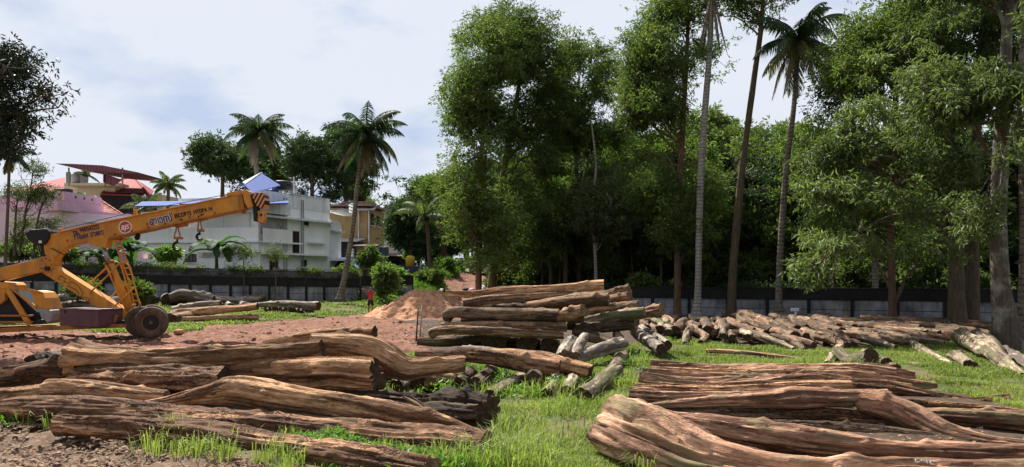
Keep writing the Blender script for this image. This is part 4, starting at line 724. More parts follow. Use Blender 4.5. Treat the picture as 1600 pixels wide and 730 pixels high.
# dead hanging fronds on the white palm
wp = at(1113, -10, 41); dr = tag(empty('dead_fronds', wp), 'grey dead fronds hanging down the top of the white palm trunk', 'dead palm fronds')
for k in range(9): frond(dr, (0, 0, .1), k * .7, -1.25, 3.0 + .4 * (k % 3), .55, M['leaf_dead'], 700 + k, .3, dead=.9, name='dead_frond')
# ------------------------------------------------------------------ banana plants
def banana(px, py, Y, nl, L_, label, seed, mat='banana'):
    rs = np.random.default_rng(seed); b0 = at(px, py, Y); b0.z = float(gz(b0.x, Y)); root = tag(empty('banana_plant', b0), label, 'banana plant'); hh = zp(py, Y) - b0.z
    MB().tube([(0, 0, 0), (.03, 0, hh * .6), (0, 0, hh)], [.16, .13, .08], 10).build('stem', M['leaf_pale'], root, True)
    for k in range(nl):
        az = k * 2.4 + rs.uniform(-.3, .3); el = rs.uniform(.5, 1.35); n = 12; p = np.array([0, 0, hh * .9]); ang = el; d = np.array([math.cos(az), math.sin(az), 0]); V = []; S = np.array([-d[1], d[0], 0])
        for i in range(n + 1):
            t = i / n; w_ = .26 * L_ / 1.8 * max(.02, math.sin(math.pi * min(1, t * .9 + .05)) ** .6) if t > .1 else .02; V += [p + S * w_ + np.array([0, 0, .3 * w_]) + rs.normal(size=3) * .015, p, p - S * w_ + np.array([0, 0, .3 * w_]) + rs.normal(size=3) * .015]; ang -= .11 + .1 * t; p = p + (d * math.cos(ang) + np.array([0, 0, math.sin(ang)])) * L_ / n
        Fq = []
        for i in range(n): a = i * 3; Fq += [(a, a + 1, a + 4, a + 3), (a + 1, a + 2, a + 5, a + 4)]
        mesh_np('leaf', np.array(V), Fq, M[mat], root)
M['banana'] = leaf_mat('banana leaf', (.02, .05, .02), (.03, .07, .026), (.05, .10, .035), .35, .65, .12)
banana(338, 388, 53, 14, 2.7, 'large banana plant with upright leaves before the white balcony', 1)
banana(205, 390, 50, 11, 2.4, 'banana plant spreading behind the crane ladder', 2); banana(175, 398, 50, 8, 1.8, 'banana plant left of the crane cylinder', 3)
banana(122, 300, 70, 7, 1.8, 'banana plant on the terrace before the red-roofed house', 4); banana(155, 398, 49, 7, 1.6, 'lower banana plant beside the pink house wall', 5); banana(135, 398, 49.5, 6, 1.7, 'leftmost lower banana plant near the pink house', 6)
# ------------------------------------------------------------------ mobile crane
YC = 29.0
CR = tag(empty('mobile_crane', at(120, 526, YC)), 'orange mobile yard crane with raised boom and hanging hooks, left', 'crane')
CR.location.z = 0
def cp(mb, name, mat, parent=None, smooth=False, bevel=.012):
    o = mb.build(name, M[mat] if isinstance(mat, str) else mat, None, smooth, bevel); o.parent = parent or CR
    loc = -CR.location
    if parent is not None: loc = loc - parent.location
    o.location = loc; return o
def prism(poly, Y, t): return MB().prism(poly, Y, t)
def bx(px0, py0, px1, py1, Y, t): return prism([(px0, py0), (px1, py0), (px1, py1), (px0, py1)], Y, t)
boom = cp(prism([(78, 367), (150, 350), (372, 304.5), (374, 328.5), (168, 373), (165, 388), (141, 383), (137, 378), (112, 383), (97, 391), (83, 409), (70, 398), (67, 379)], YC - .2, .42), 'boom', 'orange', bevel=.02)
cp(prism([(92, 361.8), (150, 348.6), (356, 306.2), (356, 308), (150, 350.6), (92, 364)], YC - .26, .54), 'boom_flange', 'orange', boom)
cp(prism([(170, 370.6), (368, 328.2), (368, 330), (170, 373.6)], YC - .26, .54), 'boom_flange', 'orange_dark', boom)
for k in range(7): q_ = at(180 + k * 26, 366.5 - k * 5.6, YC - .2); cp(MB().tube([q_, q_ - Vector((0, .02, 0))], .03, 8), 'bolt', 'black', boom, bevel=0)
for k in range(8): a_ = k * math.pi / 4; q_ = at(72, 413, YC - .28) + Vector((math.cos(a_) * .22, 0, math.sin(a_) * .22)); cp(MB().tube([q_, q_ - Vector((0, .03, 0))], .022, 6), 'bolt', 'black', bevel=0)
cp(MB().tube([at(80, 388, YC - .24), at(100, 398, YC - .3), at(140, 392, YC - .26), at(160, 400, YC - .2), at(172, 420, YC - .22), at(178, 440, YC - .22)], .02, 6), 'hose', 'black', bevel=0)
cp(prism([(355, 301), (378, 297), (384, 300), (384, 304), (362, 306), (352, 306)], YC - .23, .48), 'boom_cap_plate', 'orange', boom)
cp(prism([(371, 304), (378, 303), (381, 326), (373, 330)], YC - .26, .54), 'boom_collar', 'orange_dark', boom)
cp(prism([(378, 300), (384, 296), (388, 299), (395, 322), (387, 325), (382, 316)], YC - .27, .56), 'boom_collar', 'orange', boom)
cp(prism([(372, 328), (379, 327), (378, 333), (373, 333)], YC - .2, .4), 'roller_bracket', 'orange_dark', boom)
hd = cp(prism([(388, 303), (395, 303), (402, 324), (402, 347), (396, 345), (395, 326)], YC - .12, .26), 'boom_head', 'black')
# striped head plate
def stripe_mat():
    m, nt, b = new_mat('hazard stripes', .5, .3); v = coord(nt); wv = N(nt, 'ShaderNodeTexWave', bands_direction='X'); wv.inputs['Scale'].default_value = 2.3
    mp_ = N(nt, 'ShaderNodeMapping'); mp_.inputs['Rotation'].default_value = (0, math.radians(-28), 0); nt.links.new(v, mp_.inputs[0]); nt.links.new(mp_.outputs[0], wv.inputs[0])
    nt.links.new(ramp(nt, wv.outputs['Fac'], [(.48, (.015, .015, .015)), (.54, (.62, .26, .09))]), b.inputs['Base Color']); return m
cp(prism([(393, 304), (398, 301.5), (411.5, 301), (414, 313), (413.5, 321), (410, 327), (405, 324), (400, 321)], YC - .3, .6), 'striped_head_plate', stripe_mat())
blk = cp(MB().prism([(402, 330), (406, 328.5), (411, 329), (412.5, 334), (411, 337), (412.5, 342), (410, 347), (405, 347.5), (402, 344), (403, 337)], YC - .2, .35), 'pulley_block', 'orange', bevel=.02)
c = at(408, 336, YC - .2); cp(MB().tube([c, c - Vector((0, .03, 0))], .05, 12), 'pulley_pin', 'black', blk)
c = at(406, 347, YC); cp(MB().tube([c, at(405.6, 352, YC), at(405.8, 358, YC)], [.04, .06, .03], 8), 'wedge_socket', 'steel', blk)
c = at(405.7, 329, YC); cp(MB().tube([c, c + Vector((0, 0, .3))], .02, 6), 'wire_rope', 'black', blk)
# hooks under the boom
def hook(px, ptop, plink, phook, s, label_):
    st_ = cp(prism([(px - 9 * s, ptop - 2), (px + 16 * s, ptop - 6), (px + 12 * s, ptop + 2), (px - 3, ptop + 5)], YC - .12, .26), 'hook_bracket', 'orange_dark')
    l = MB(); Y = YC
    l.tube([at(px - 1, ptop + 3, Y), at(px - 2, ptop + 10, Y), at(px - 4 * s, plink - 8 * s, Y), at(px - 4.5 * s, plink, Y)], .03, 6); cp(l, 'hook_link', 'orange_dark', st_)
    l = MB(); l.tube([at(px + 1, ptop + 3, Y), at(px + 2, ptop + 10, Y), at(px + 4 * s, plink - 8 * s, Y), at(px + 4.5 * s, plink, Y)], .03, 6); cp(l, 'hook_link', 'orange_dark', st_)
    cp(prism([(px - 6 * s, plink - 3), (px + 6 * s, plink - 3), (px + 6 * s, plink + 1), (px - 6 * s, plink + 1)], Y - .1, .2), 'hook_crosshead', 'orange_dark', st_)
    P = [at(px, plink + 1, Y), at(px, plink + 4 * s, Y)]
    for k in range(10): a = math.radians(75 + k * 29); P.append(at(px + 0 + math.cos(a) * 6.5 * s, phook - math.sin(a) * 6.5 * s, Y))
    cp(MB().tube(P, [.045, .05, .055] + [.06] * 5 + [.05, .045, .035, .015], 8), 'hook', 'black', st_)
hook(277, 351, 373, 385, 1.0, ''); hook(312, 341, 361, 370, .72, '')
cb = MB(); cb.tube([at(214, 354, YC), at(214, 364, YC)], .012, 5); cp(cb, 'chain', 'black'); c = at(215, 370, YC); cp(MB().tube([c + Vector((0, 0, .13)), c + Vector((.02, 0, .07)), c - Vector((.02, 0, .05)), c - Vector((.06, 0, .13))], [.03, .11, .12, .04], 10), 'pulley_ball', 'black')
cp(bx(210, 352, 217, 357, YC - .1, .2), 'chain_bracket', 'red_paint')
# winch motor
cp(prism([(39, 365), (48, 359), (62, 358), (72, 357), (77, 362), (76, 372), (70, 382), (61, 384), (50, 380), (42, 374)], YC - .3, .6), 'winch', 'black', bevel=.04)
cp(bx(60, 376, 65, 380, YC - .315, .02), 'winch_plate', 'paint_white')
for k in range(5):
    x = 50 + k * 4; cp(MB().tube([at(x + 2, 381, YC), at(x + 4, 392, YC), at(x + 7, 404, YC), at(x - 8, 410, YC), at(x - 18, 411 + k, YC)], .022, 5), 'hose', 'black')
cp(prism([(62, 382), (70, 378), (74, 398), (78, 404), (70, 408), (64, 398)], YC - .1, .22), 'slew_arm', 'black')
# pivot plate, tail arm, luffing strut
cp(prism([(59, 405), (62, 402), (80, 399), (84, 401), (83, 417), (76, 425), (60, 424)], YC - .28, .56), 'pivot_plate', 'orange', bevel=.02)
c = at(75, 420, YC - .28); cp(MB().tube([c, c - Vector((0, .12, 0))], .09, 12), 'pivot_pin', 'black')
c = at(76, 406, YC - .28); 
for px_, py_ in ((67, 414), (77, 412)):
    c = at(px_, py_, YC - .28); cp(MB().tube([c, c - Vector((0, .03, 0))], .12, 14), 'pivot_boss', 'orange')
cp(prism([(-40, 430), (0, 418.5), (59, 404.5), (61, 424), (0, 439.5), (-40, 450)], YC - .2, .4), 'tail_arm', 'orange', bevel=.02)
strut = cp(prism([(62, 424), (83, 415), (197, 487), (203, 490), (203, 500), (183, 500.5)], YC - .22, .44), 'luffing_strut', 'orange', bevel=.02)
lw = MB(); rs_ = random.Random(3)
for k, (a, b_) in enumerate([((94, 431), (103, 436)), ((103, 436), (100, 441)), ((100, 441), (108, 443)), ((108, 443), (112, 440)), ((112, 440), (124, 449)), ((124, 449), (130, 459)), ((130, 459), (126, 464)), ((94, 431), (91, 437)), ((118, 453), (124, 460)), ((112, 450), (118, 453)), ((126, 464), (140, 467)), ((140, 467), (139, 472)), ((104, 446), (112, 450)), ((139, 472), (128, 468))]):
    A, B_ = at(a[0], a[1], YC - .225), at(b_[0], b_[1], YC - .225); lw.tube([A, (A + B_) / 2 + Vector((0, 0, .02)), B_], .011, 4)
cp(lw, 'painted_scroll_line', 'black', strut, bevel=0)
cyl = cp(MB().tube([at(170, 411, YC), at(172, 416, YC), at(204, 486, YC)], [.155, .165, .165], 20), 'cylinder_barrel', 'orange', smooth=True, bevel=0)
cp(MB().tube([at(161, 384, YC), at(171, 413, YC)], .085, 16), 'cylinder_rod', 'steel', cyl, True, 0)
cp(MB().tube([at(169, 409, YC), at(171, 413, YC)], .19, 20), 'cylinder_gland', 'orange_dark', cyl, True, 0)
# ladder and hand rails
ld = cp(MB().tube([at(177, 372, YC + .55), at(199, 432, YC + .55), at(211, 480, YC + .55)], .035, 6), 'ladder_rail', 'orange', bevel=0)
cp(MB().tube([at(186, 372, YC + .55), at(207, 432, YC + .55), at(219, 480, YC + .55)], .035, 6), 'ladder_rail', 'orange', bevel=0)
for k in range(10):
    t = k / 9; a = Vector(at(179 + 31 * t, 378 + 92 * t, YC + .55)); b_ = Vector(at(188 + 30 * t, 378 + 92 * t, YC + .55)); cp(MB().tube([a, b_], .024, 5), 'ladder_rung', 'orange', bevel=0)
cp(bx(172, 371, 190, 375, YC + .2, .5), 'ladder_bracket', 'orange_dark')
for Y_, pts in ((YC - .4, [(140, 458), (178, 421), (185, 413), (194, 411), (201, 415), (206, 427), (213, 456), (220, 478)]), (YC + .5, [(132, 450), (165, 420), (172, 412), (181, 409), (188, 414), (192, 424), (200, 452), (206, 476)]), (YC - .4, [(175, 482), (195, 464), (211, 448)]), (YC + .4, [(167, 470), (180, 458), (196, 444)])):
    P = [at(x, y, Y_) for x, y in pts]; Q = spline(np.array([tuple(p) for p in P]), 30); cp(MB().tube([Vector(q) for q in Q], .033, 7), 'hand_rail', 'orange', smooth=True, bevel=0)
cp(bx(91, 357, 96, 364, YC - .1, .12), 'boom_lug', 'orange', boom); cp(bx(208, 327, 213, 336, YC - .1, .12), 'boom_lug', 'orange', boom); cp(bx(280, 318, 296, 321, YC, .15), 'boom_lug', 'orange_dark', boom)
for px_, py_ in ((105, 376), (230, 350)): cp(bx(px_ - 2, py_ - 2, px_ + 2, py_ + 2, YC - .215, .02), 'reflector', 'red_paint', boom)
cp(MB().tube([at(60, 357, YC), at(93, 359, YC), at(210, 331, YC), at(365, 302, YC)], .013, 5), 'hoist_rope', 'black', boom, bevel=0)
# chassis
cp(prism([(-60, 516), (60, 510), (198, 506.5), (198, 512), (60, 517), (-60, 523)], YC - .75, .22), 'chassis_beam', 'orange_dark', bevel=.01)
cp(prism([(-60, 512), (60, 508), (205, 504.5), (205, 509), (60, 513), (-60, 519)], YC + .55, .22), 'chassis_beam', 'orange_dark', bevel=.01)
cp(prism([(100, 509), (203, 500.5), (203, 508), (100, 512)], YC - .5, 1.0), 'deck_plate', 'black', bevel=0)
cp(prism([(172, 510), (180, 492), (184, 493), (177, 512)], YC - .6, .1), 'chassis_brace', 'orange_dark')
# axle and twin wheels
def wheel(px, py, Y, rot, name='wheel'):
    c = at(px, py, Y); c.z = .6; w_ = tag(empty(name, c - CR.location)); w_.parent = CR; w_.rotation_euler = (0, 0, rot)
    V = []; prof = [(.32, .10), (.36, .15), (.46, .165), (.545, .15), (.585, .11), (.597, .05), (.597, -.05), (.585, -.11), (.545, -.15), (.46, -.165), (.36, -.15), (.32, -.10)]; n = 48; Fq = []
    for i in range(n):
        a = 2 * math.pi * i / n; wob = 1 + (.012 if i % 2 else 0)
        for r, y in prof: rr = r * (wob if r > .55 else 1); V.append((math.cos(a) * rr, y, math.sin(a) * rr))
    m = len(prof)
    for i in range(n):
        for k in range(m): Fq.append((i * m + k, i * m + (k + 1) % m, ((i + 1) % n) * m + (k + 1) % m, ((i + 1) % n) * m + k))
    mesh_np('tyre', np.array(V), Fq, M['rubber'], w_, True)
    V = []; Fq = []; prof = [(.335, -.12), (.30, -.11), (.285, -.02), (.20, .03), (.12, .03), (.0, .03)]
    for i in range(n):
        a = 2 * math.pi * i / n
        for r, y in prof: V.append((math.cos(a) * r, y, math.sin(a) * r))
    m = len(prof)
    for i in range(n):
        for k in range(m - 1): Fq.append((i * m + k, i * m + k + 1, ((i + 1) % n) * m + k + 1, ((i + 1) % n) * m + k))
    mesh_np('rim', np.array(V), Fq, M['rim_rust'], w_, False); MB().tube([(0, .02, 0), (0, -.05, 0)], .26, 24).build('brake_drum', M['black'], w_); MB().tube([(0, -.05, 0), (0, -.1, 0)], .075, 6).build('hub', M['rim_rust'], w_); return w_
wheel(236.5, 500, YC - .95, math.radians(14)); wheel(221, 500, YC - .45, math.radians(14)); wheel(238, 500, YC + 1.05, math.radians(14)); wheel(-130, 500, YC - 1.0, 0); wheel(-130, 500, YC + 1.0, 0)
cp(MB().tube([at(232, 501, YC - .8), at(232, 501, YC + 1.0)], .1, 10), 'axle', 'black')
# engine bay with posts and fender
cp(prism([(-60, 446), (10, 446), (20, 452), (58, 488), (64, 504), (-60, 508)], YC - .35, .9), 'engine_block', 'black', bevel=.03)
cp(prism([(-60, 438), (8, 442), (13, 446), (13, 452), (-60, 452)], YC - .5, 1.1), 'counterweight', 'orange', bevel=.03)
cp(prism([(-60, 452), (8, 452), (7, 470), (0, 476), (-60, 476)], YC - .52, .3), 'counterweight', 'orange', bevel=.03)
for p in ([(7, 454), (13, 450), (49, 506), (42, 510)], [(13, 447), (18, 447.5), (50, 452), (66, 457), (50, 456), (14, 451.5)], [(14, 450), (17, 450), (57, 480), (55, 483)]): cp(prism(p, YC - .6, .1), 'body_bar', 'orange')
cp(prism([(48, 454), (64, 457), (70, 466), (77, 484), (60, 482), (54, 474)], YC - .5, .9), 'engine_cover', 'orange', bevel=.03)
cp(prism([(59, 482), (81, 485), (82, 491), (79, 502), (74, 505), (68, 499), (64, 497)], YC - .55, 1.0), 'fender', 'grey_metal', bevel=.03)
cp(prism([(64, 499), (79, 503), (72, 506), (50, 508), (45, 505)], YC - .5, .8), 'fender_skirt', 'black', bevel=.02)
for z in (492, 502): cp(bx(-60, z, 50, z + 3, YC - .62, .12), 'side_step', 'orange_dark')
# maroon tool box on the chassis: slightly turned
b0 = at(126, 510, YC - .9); tb = empty('tool_box', (b0.x, b0.y + .1, b0.z - .0)); tag(tb, 'maroon steel box standing on the crane chassis', 'box'); tb.rotation_euler = (0, 0, math.radians(-20))
MB().box(-.98, .98, -.15, .95, 0, .60).build('body', M['maroon'], tb, bevel=.015); MB().box(-1.0, 1.0, -.17, .97, .603, .67).build('lid', M['maroon'], tb, bevel=.015); MB().box(-.72, -.66, -.175, -.15, .48, .6).build('latch', M['black'], tb)
# lettering: real text meshes on the boom side
def text(body, c, size, rz_up, mat, parent, wpx=None, sx=1.0, bold=0, name='lettering', align='LEFT', shear=0):
    cu = bpy.data.curves.new(name, 'FONT'); cu.body = body; cu.size = size; cu.extrude = .003; cu.offset = bold; cu.align_x = align; cu.shear = shear
    o = bpy.data.objects.new(name, cu); COL.objects.link(o); bpy.context.view_layer.update(); me = bpy.data.meshes.new_from_object(o); bpy.data.objects.remove(o)
    if wpx: xs = [v.co.x for v in me.vertices]; sx = wpx * U / (max(xs) - min(xs))
    me.transform(Matrix.Translation(Vector(c)) @ Matrix.Rotation(math.radians(90), 4, 'X') @ Matrix.Rotation(rz_up, 4, 'Z') @ Matrix.Diagonal((sx, 1, 1, 1)))
    ob = bpy.data.objects.new(name, me); COL.objects.link(ob); me.materials.clear(); me.materials.append(M[mat])
    wl_ = parent.location + (parent.parent.location if parent.parent else Vector()); ob.parent = parent; ob.location = -wl_; return ob
an = math.atan2(350 - 304.5, 372 - 150); YT = YC - .208; U = YC / FPX
text('Ph', at(116, 375, YT), 20 * U, an, 'navy', boom, 9, bold=.006); text('9447643222', at(125, 363.5, YT), 9.5 * U, an, 'navy', boom, 31, bold=.004); text('0474', at(126.5, 374, YT), 9.5 * U, an, 'navy', boom, 12, bold=.004); text('2728872', at(141, 370.5, YT), 9.5 * U, an, 'navy', boom, 22, bold=.004)
text('ബാസ്', at(233.5, 352.5, YT), 17 * U, an, 'paint_white', boom, 38, bold=.024); text('ബാസ്', at(234, 352.5, YT - .004), 17 * U, an, 'navy', boom, 37, bold=.009)
text('ESCORTS', at(273, 341, YT), 8.5 * U, an, 'black', boom, 26, bold=.008); text('HYDRA 14', at(303, 334.5, YT), 8.5 * U, an, 'black', boom, 29, bold=.008)
text("14T", at(279, 345.5, YT), 4.5 * U, an, 'black', boom, 6, bold=.002); text("12'", at(294, 342, YT), 4.5 * U, an, 'black', boom, 4, bold=.002); text("10FT", at(312, 338, YT), 4.5 * U, an, 'black', boom, 7, bold=.002)
c = at(195.5, 355, YT); em_ = cp(MB().tube([c, c - Vector((0, .004, 0))], 10.3 * U, 28), 'emblem', 'paint_white', boom, bevel=0); cp(MB().tube([c - Vector((0, .003, 0)), c - Vector((0, .008, 0))], 8.7 * U, 28), 'emblem_disc', 'red_paint', boom, bevel=0)
text('BJS', at(195.5, 358.5, YT - .011), 9.5 * U, an, 'paint_white', boom, 13, bold=.006, align='CENTER', shear=.2)
# ------------------------------------------------------------------ logs
def log_geo(P, R, seg, nr, seed, flute=.1, rough=.05, knobs=3, flare=0, wob=0.03, bark=.35):
    """P control points (k,3), R radii. returns verts, quads, lc attribute, first ring, last ring"""
    rs = np.random.default_rng(seed); C = spline(np.c_[P, R], nr); r = np.maximum(C[:, 3], .01); C = C[:, :3]
    s = np.concatenate([[0], np.cumsum(np.linalg.norm(np.diff(C, axis=0), axis=1))]); rm = r.mean()
    C = C + P3(fbm(P3(s * .7, s * 0 + seed, s * 0)), fbm(P3(s * .7, s * 0 + seed, s * 0 + 9)), fbm(P3(s * .7, s * 0 + seed, s * 0 + 19)))  * rm * wob * 3
    T = np.gradient(C, axis=0); T /= np.linalg.norm(T, axis=1)[:, None]; up = np.array([0, 0, 1.])
    if abs(T[:, 2]).max() > .9: up = np.array([0, 1., .2])
    A = np.cross(T, up); A /= np.linalg.norm(A, axis=1)[:, None]; B = np.cross(A, T)
    th = np.linspace(0, 2 * np.pi, seg, endpoint=False); S, TH = np.meshgrid(s, th, indexing='ij'); RR = np.repeat(r[:, None], seg, 1)
    tw = rs.uniform(-.35, .35); ph = rs.uniform(0, 6.3, 4)
    fl = sum((.9 / (k + 1)) * np.cos((k + 2) * (TH + tw * S / max(rm * 8, .5)) + ph[k] + fbm(P3(S * .8, S * 0 + k * 7, S * 0 + seed), 2)) for k in range(4))
    m_ = 1 + flute * .6 * fl
    sharp = np.abs(fbm(P3(np.cos(TH) * 1.6 + seed, np.sin(TH) * 1.6, S * .35), 3)); m_ = m_ - flute * 1.1 * np.clip(.22 - sharp, 0, 1) / .22
    m_ = m_ + rough * fbm(P3(np.cos(TH) * 2.2, np.sin(TH) * 2.2 + seed, S * 1.1 / max(rm, .05) * .35), 4, .6)
    m_ = m_ + rough * .6 * fbm(P3(np.cos(TH) * 6, np.sin(TH) * 6 + seed, S * 2.0), 3, .6)
    m_ = m_ + rough * .45 * fbm(P3(np.cos(TH) * 11, np.sin(TH) * 11 + seed, S * 1.3), 3, .6)
    pl = fbm(P3(np.cos(TH) * 1.7 + seed * 1.3, np.sin(TH) * 1.7, S * .55 / max(rm, .08) * .2), 5, .62); bk = ss(.35 - bark, .42 - bark, pl); m_ = m_ + .05 * bk
    if flare: m_ = m_ + flare * np.exp(-S / (rm * 1.6)) * (.6 + .5 * np.cos(3 * TH + ph[0]))
    for _ in range(knobs):
        sk, tk, a = rs.uniform(.1, .9) * s[-1], rs.uniform(0, 3.14) , rs.uniform(.2, .5)
        d = np.abs((TH - tk + np.pi) % (2 * np.pi) - np.pi); m_ = m_ + a * np.exp(-((S - sk) / (rm * .5)) ** 2 - (d / .35) ** 2)
    RR = RR * np.clip(m_, .35, 2.2)
    y = RR * np.cos(TH); z = RR * np.sin(TH)
    V = C[:, None, :] + A[:, None, :] * y[..., None] + B[:, None, :] * z[..., None]
    jag = fbm(P3(np.cos(th) * 3 + seed, np.sin(th) * 3, th * 0), 3) * rm * .12
    V[0] += T[0] * jag[:, None]; V[-1] += T[-1] * jag[:, None]
    lc = P3(S, y, z); ii = np.arange(nr * seg).reshape(nr, seg)
    Fq = np.stack([ii[:-1], np.roll(ii[:-1], -1, 1), np.roll(ii[1:], -1, 1), ii[1:]], -1).reshape(-1, 4)
    return V, Fq, lc, C, T, bk
def cap_geo(ring, lcr, c, t, dent=.03, rev=False):
    seg = len(ring); V = [ring]; Lc = [lcr]
    for f in (.66, .33):
        V.append(c + (ring - c) * f - t * dent * (1 - f) * .4); Lc.append(lcr * np.array([1, f, f]))
    V.append((c - t * dent)[None]); Lc.append(np.array([[lcr[0, 0], 0, 0]])); V = np.vstack(V); Lc = np.vstack(Lc); Fc = []
    for k in range(2):
        for j in range(seg): Fc.append((k * seg + j, k * seg + (j + 1) % seg, (k + 1) * seg + (j + 1) % seg, (k + 1) * seg + j))
    for j in range(seg): Fc.append((2 * seg + j, 2 * seg + (j + 1) % seg, 3 * seg))
    if rev: Fc = [f[::-1] for f in Fc]
    return V, Fc, Lc
def make_log(name, P, R, mat, endmat, seed, seg=28, nr=90, ends=(1, 1), parent=None, **k):
    P = np.array(P, float); base = P[0].copy(); base[2] -= R[0]
    V, Fq, lc, C, T, bk = log_geo(P - base, R, seg, nr, seed, **k)
    o = mesh_np(name, V.reshape(-1, 3), Fq, mat, parent, True, {'lc': ('FLOAT_VECTOR', lc.reshape(-1, 3)), 'bk': ('FLOAT', bk.ravel())})
    o.location = base
    for e, i, sg in ((ends[0], 0, -1), (ends[1], -1, 1)):
        if not e: continue
        v, f, l = cap_geo(V[i], lc[i], V[i].mean(0), T[i] * sg, .02, rev=(sg > 0))
        mesh_np('cut_end', v, f, endmat, o, False, {'lc': ('FLOAT_VECTOR', l)})
    return o
REP = []
def groundY(px, py, lift=0.):
    Y = np.linspace(8, 90, 1600); z = CAMZ - (py - HZ) / FPX * Y - lift; g = gz((px - 800) / FPX * Y, Y)
    k = np.argmax(z < g); return float(Y[k])
def plog(name, label, pix, Y, mat='log_tan', em='log_end', seed=None, group=None, ground=False, cat='log', parent=None, lift=0., **k):
    """log along photo-pixel centre points (px,py,r_px) at distances Y (two or more values)"""
    if isinstance(Y, (int, float)): Y = [groundY(pix[0][0], pix[0][1] + pix[0][2], Y), groundY(pix[-1][0], pix[-1][1] + pix[-1][2], Y)]; Y = [max(Y) * .5 + sum(Y) * .25] * 2 if abs(Y[0] - Y[1]) > 6 else Y
    n = len(pix); Ys = np.interp(np.linspace(0, 1, n), np.linspace(0, 1, len(Y)), Y); P = []; R = []
    for (px, py, r), y in zip(pix, Ys):
        p = at(px, py, y); rm = r * y / FPX; P.append(p); R.append(rm)
    REP.append((label[:40], round(min(p.z - r for p, r in zip(P, R)), 2), round(max(p.z - r for p, r in zip(P, R)), 2), round(max(R), 2)))
    kw = dict(seg=30, nr=110); kw.update(k)
    if parent is not None:
        P = [p - parent.location for p in P]
        o = make_log(name, P, R, M[mat], M[em], seed or len(REP) * 13, parent=parent, **kw); return o
    o = make_log(name, P, R, M[mat], M[em], seed or len(REP) * 13, **kw)
    tag(o, label, cat, group); return o
def glog(name, label, a, b, mat='log_grey', em='log_end_dark', lift=0., rr=None, **k):
    """log lying on the ground: ends a=(px,py,r_px), b in the photo, distances found from the ground plane"""
    out = []
    for (px, py, r) in (a, b):
        Y = (CAMZ - lift) * FPX / (py + r - HZ); out.append(Y)
    mid = ((a[0] + b[0]) / 2, (a[1] + b[1]) / 2, (a[2] + b[2]) / 2 * .96)
    return plog(name, label, [a, mid, b], out if abs(out[0] - out[1]) < 12 else out, mat, em, **k)
BIG = dict(seg=72, nr=330)
G1 = 'long logs of the left foreground pile'
# left foreground pile
plog('log', 'front log of the left pile, nearest the muddy path with grass tufts before it', [(93, 666, 17), (180, 668, 19), (300, 677, 20), (400, 695, 20), (500, 705, 21), (600, 720, 20), (672, 734, 20)], (10.9, 10.2, 8.7), 'log_bark', group=G1, bark=.75, flute=.22, rough=.10, **BIG)
plog('log', 'second log from the front of the left pile, barky with a square right end', [(4, 640, 15), (60, 640, 18), (200, 645, 20), (300, 655, 20), (400, 663, 19), (550, 680, 21), (680, 690, 22), (758, 694, 21)], (12.2, 11.6, 9.9), 'log_bark', group=G1, bark=.75, flute=.16, rough=.10, **BIG)
plog('log', 'thin bare log with a knob near its left part, low in the left pile', [(-14, 622, 13), (70, 613, 13), (88, 608, 16), (160, 612, 14), (260, 622, 11)], (13.2, 12.8), 'log_tan', group=G1, flute=.1, **BIG)
lg = plog('forked_log', 'pale tapering log with a humped back and black splinters at its torn right end', [(180, 636, 5), (260, 628, 8), (330, 616, 15), (372, 612, 21), (430, 622, 23), (500, 632, 23), (600, 648, 22), (680, 664, 18), (748, 680, 8)], (12.6, 10.8), 'log_tan', group=G1, flute=.20, rough=.06, **BIG)
for a, b_ in (((612, 634), (640, 655)), ((630, 620), (672, 648)), ((640, 618), (688, 660)), ((622, 636), (700, 664)), ((655, 634), (715, 668))):
    s_ = plog('splinter', 'splinter', [(a[0], a[1], 2.5), ((a[0] + b_[0]) / 2, (a[1] + b_[1]) / 2 - 2, 4), (b_[0], b_[1] , 1.5)], (11.3, 11.0), 'log_dark', 'log_end_dark', parent=lg, seg=8, nr=12, knobs=0, flute=.3)
plog('stump_log', 'thick split log whose right end is a dark torn stump, behind the splintered one', [(500, 622, 11), (590, 625, 14), (660, 632, 17), (692, 634, 26), (730, 640, 28), (762, 643, 27)], (13.2, 11.9), 'log_dark', 'log_end_dark', group=G1, bark=.6, flute=.3, rough=.14, knobs=6, **BIG)
plog('log', 'dark barky log cut off by the left edge, under the flared upper log', [(-30, 600, 22), (40, 590, 23), (90, 583, 25), (150, 584, 24)], (14.2, 14.0), 'log_bark', group=G1, bark=.75, flute=.2, rough=.12, **BIG)
plog('log', 'dark rough-barked log in the shade under the flared upper log', [(120, 590, 24), (220, 592, 24), (300, 594, 23), (352, 596, 20)], (13.7, 13.3), 'log_bark', 'log_end_dark', group=G1, flute=.2, rough=.14, **BIG)
plog('log', 'deeply fluted short log with a sheer dark right end, middle of the left pile', [(355, 590, 20), (430, 587, 22), (520, 584, 24), (588, 586, 25)], (13.9, 13.1), 'log_tan', 'log_end_dark', group=G1, flute=.42, rough=.06, **BIG)
plog('log', 'pale fluted log sloping on top of the fluted short one in the left pile', [(400, 578, 6), (470, 570, 9), (530, 566, 10), (575, 563, 9)], (14.5, 14.2), 'log_tan', 'log_end_dark', group=G1, flute=.3, **BIG)
plog('log', 'top log of the left pile, pale and wavy with a flared dark left butt', [(122, 562, 30), (150, 562, 24), (215, 562, 21), (300, 561, 22), (380, 556, 20), (450, 550, 18), (505, 546, 15)], (14.0, 13.7), 'log_tan', 'log_end_dark', group=G1, flute=.2, rough=.07, flare=.15, **BIG)
plog('log', 'straight pale log behind the left pile with a dark round right end', [(410, 538, 6), (470, 528, 9), (530, 522, 11), (586, 520, 12)], (15.6, 15.2), 'log_tan', 'log_end_dark', group=G1, flute=.08, seg=40, nr=120)
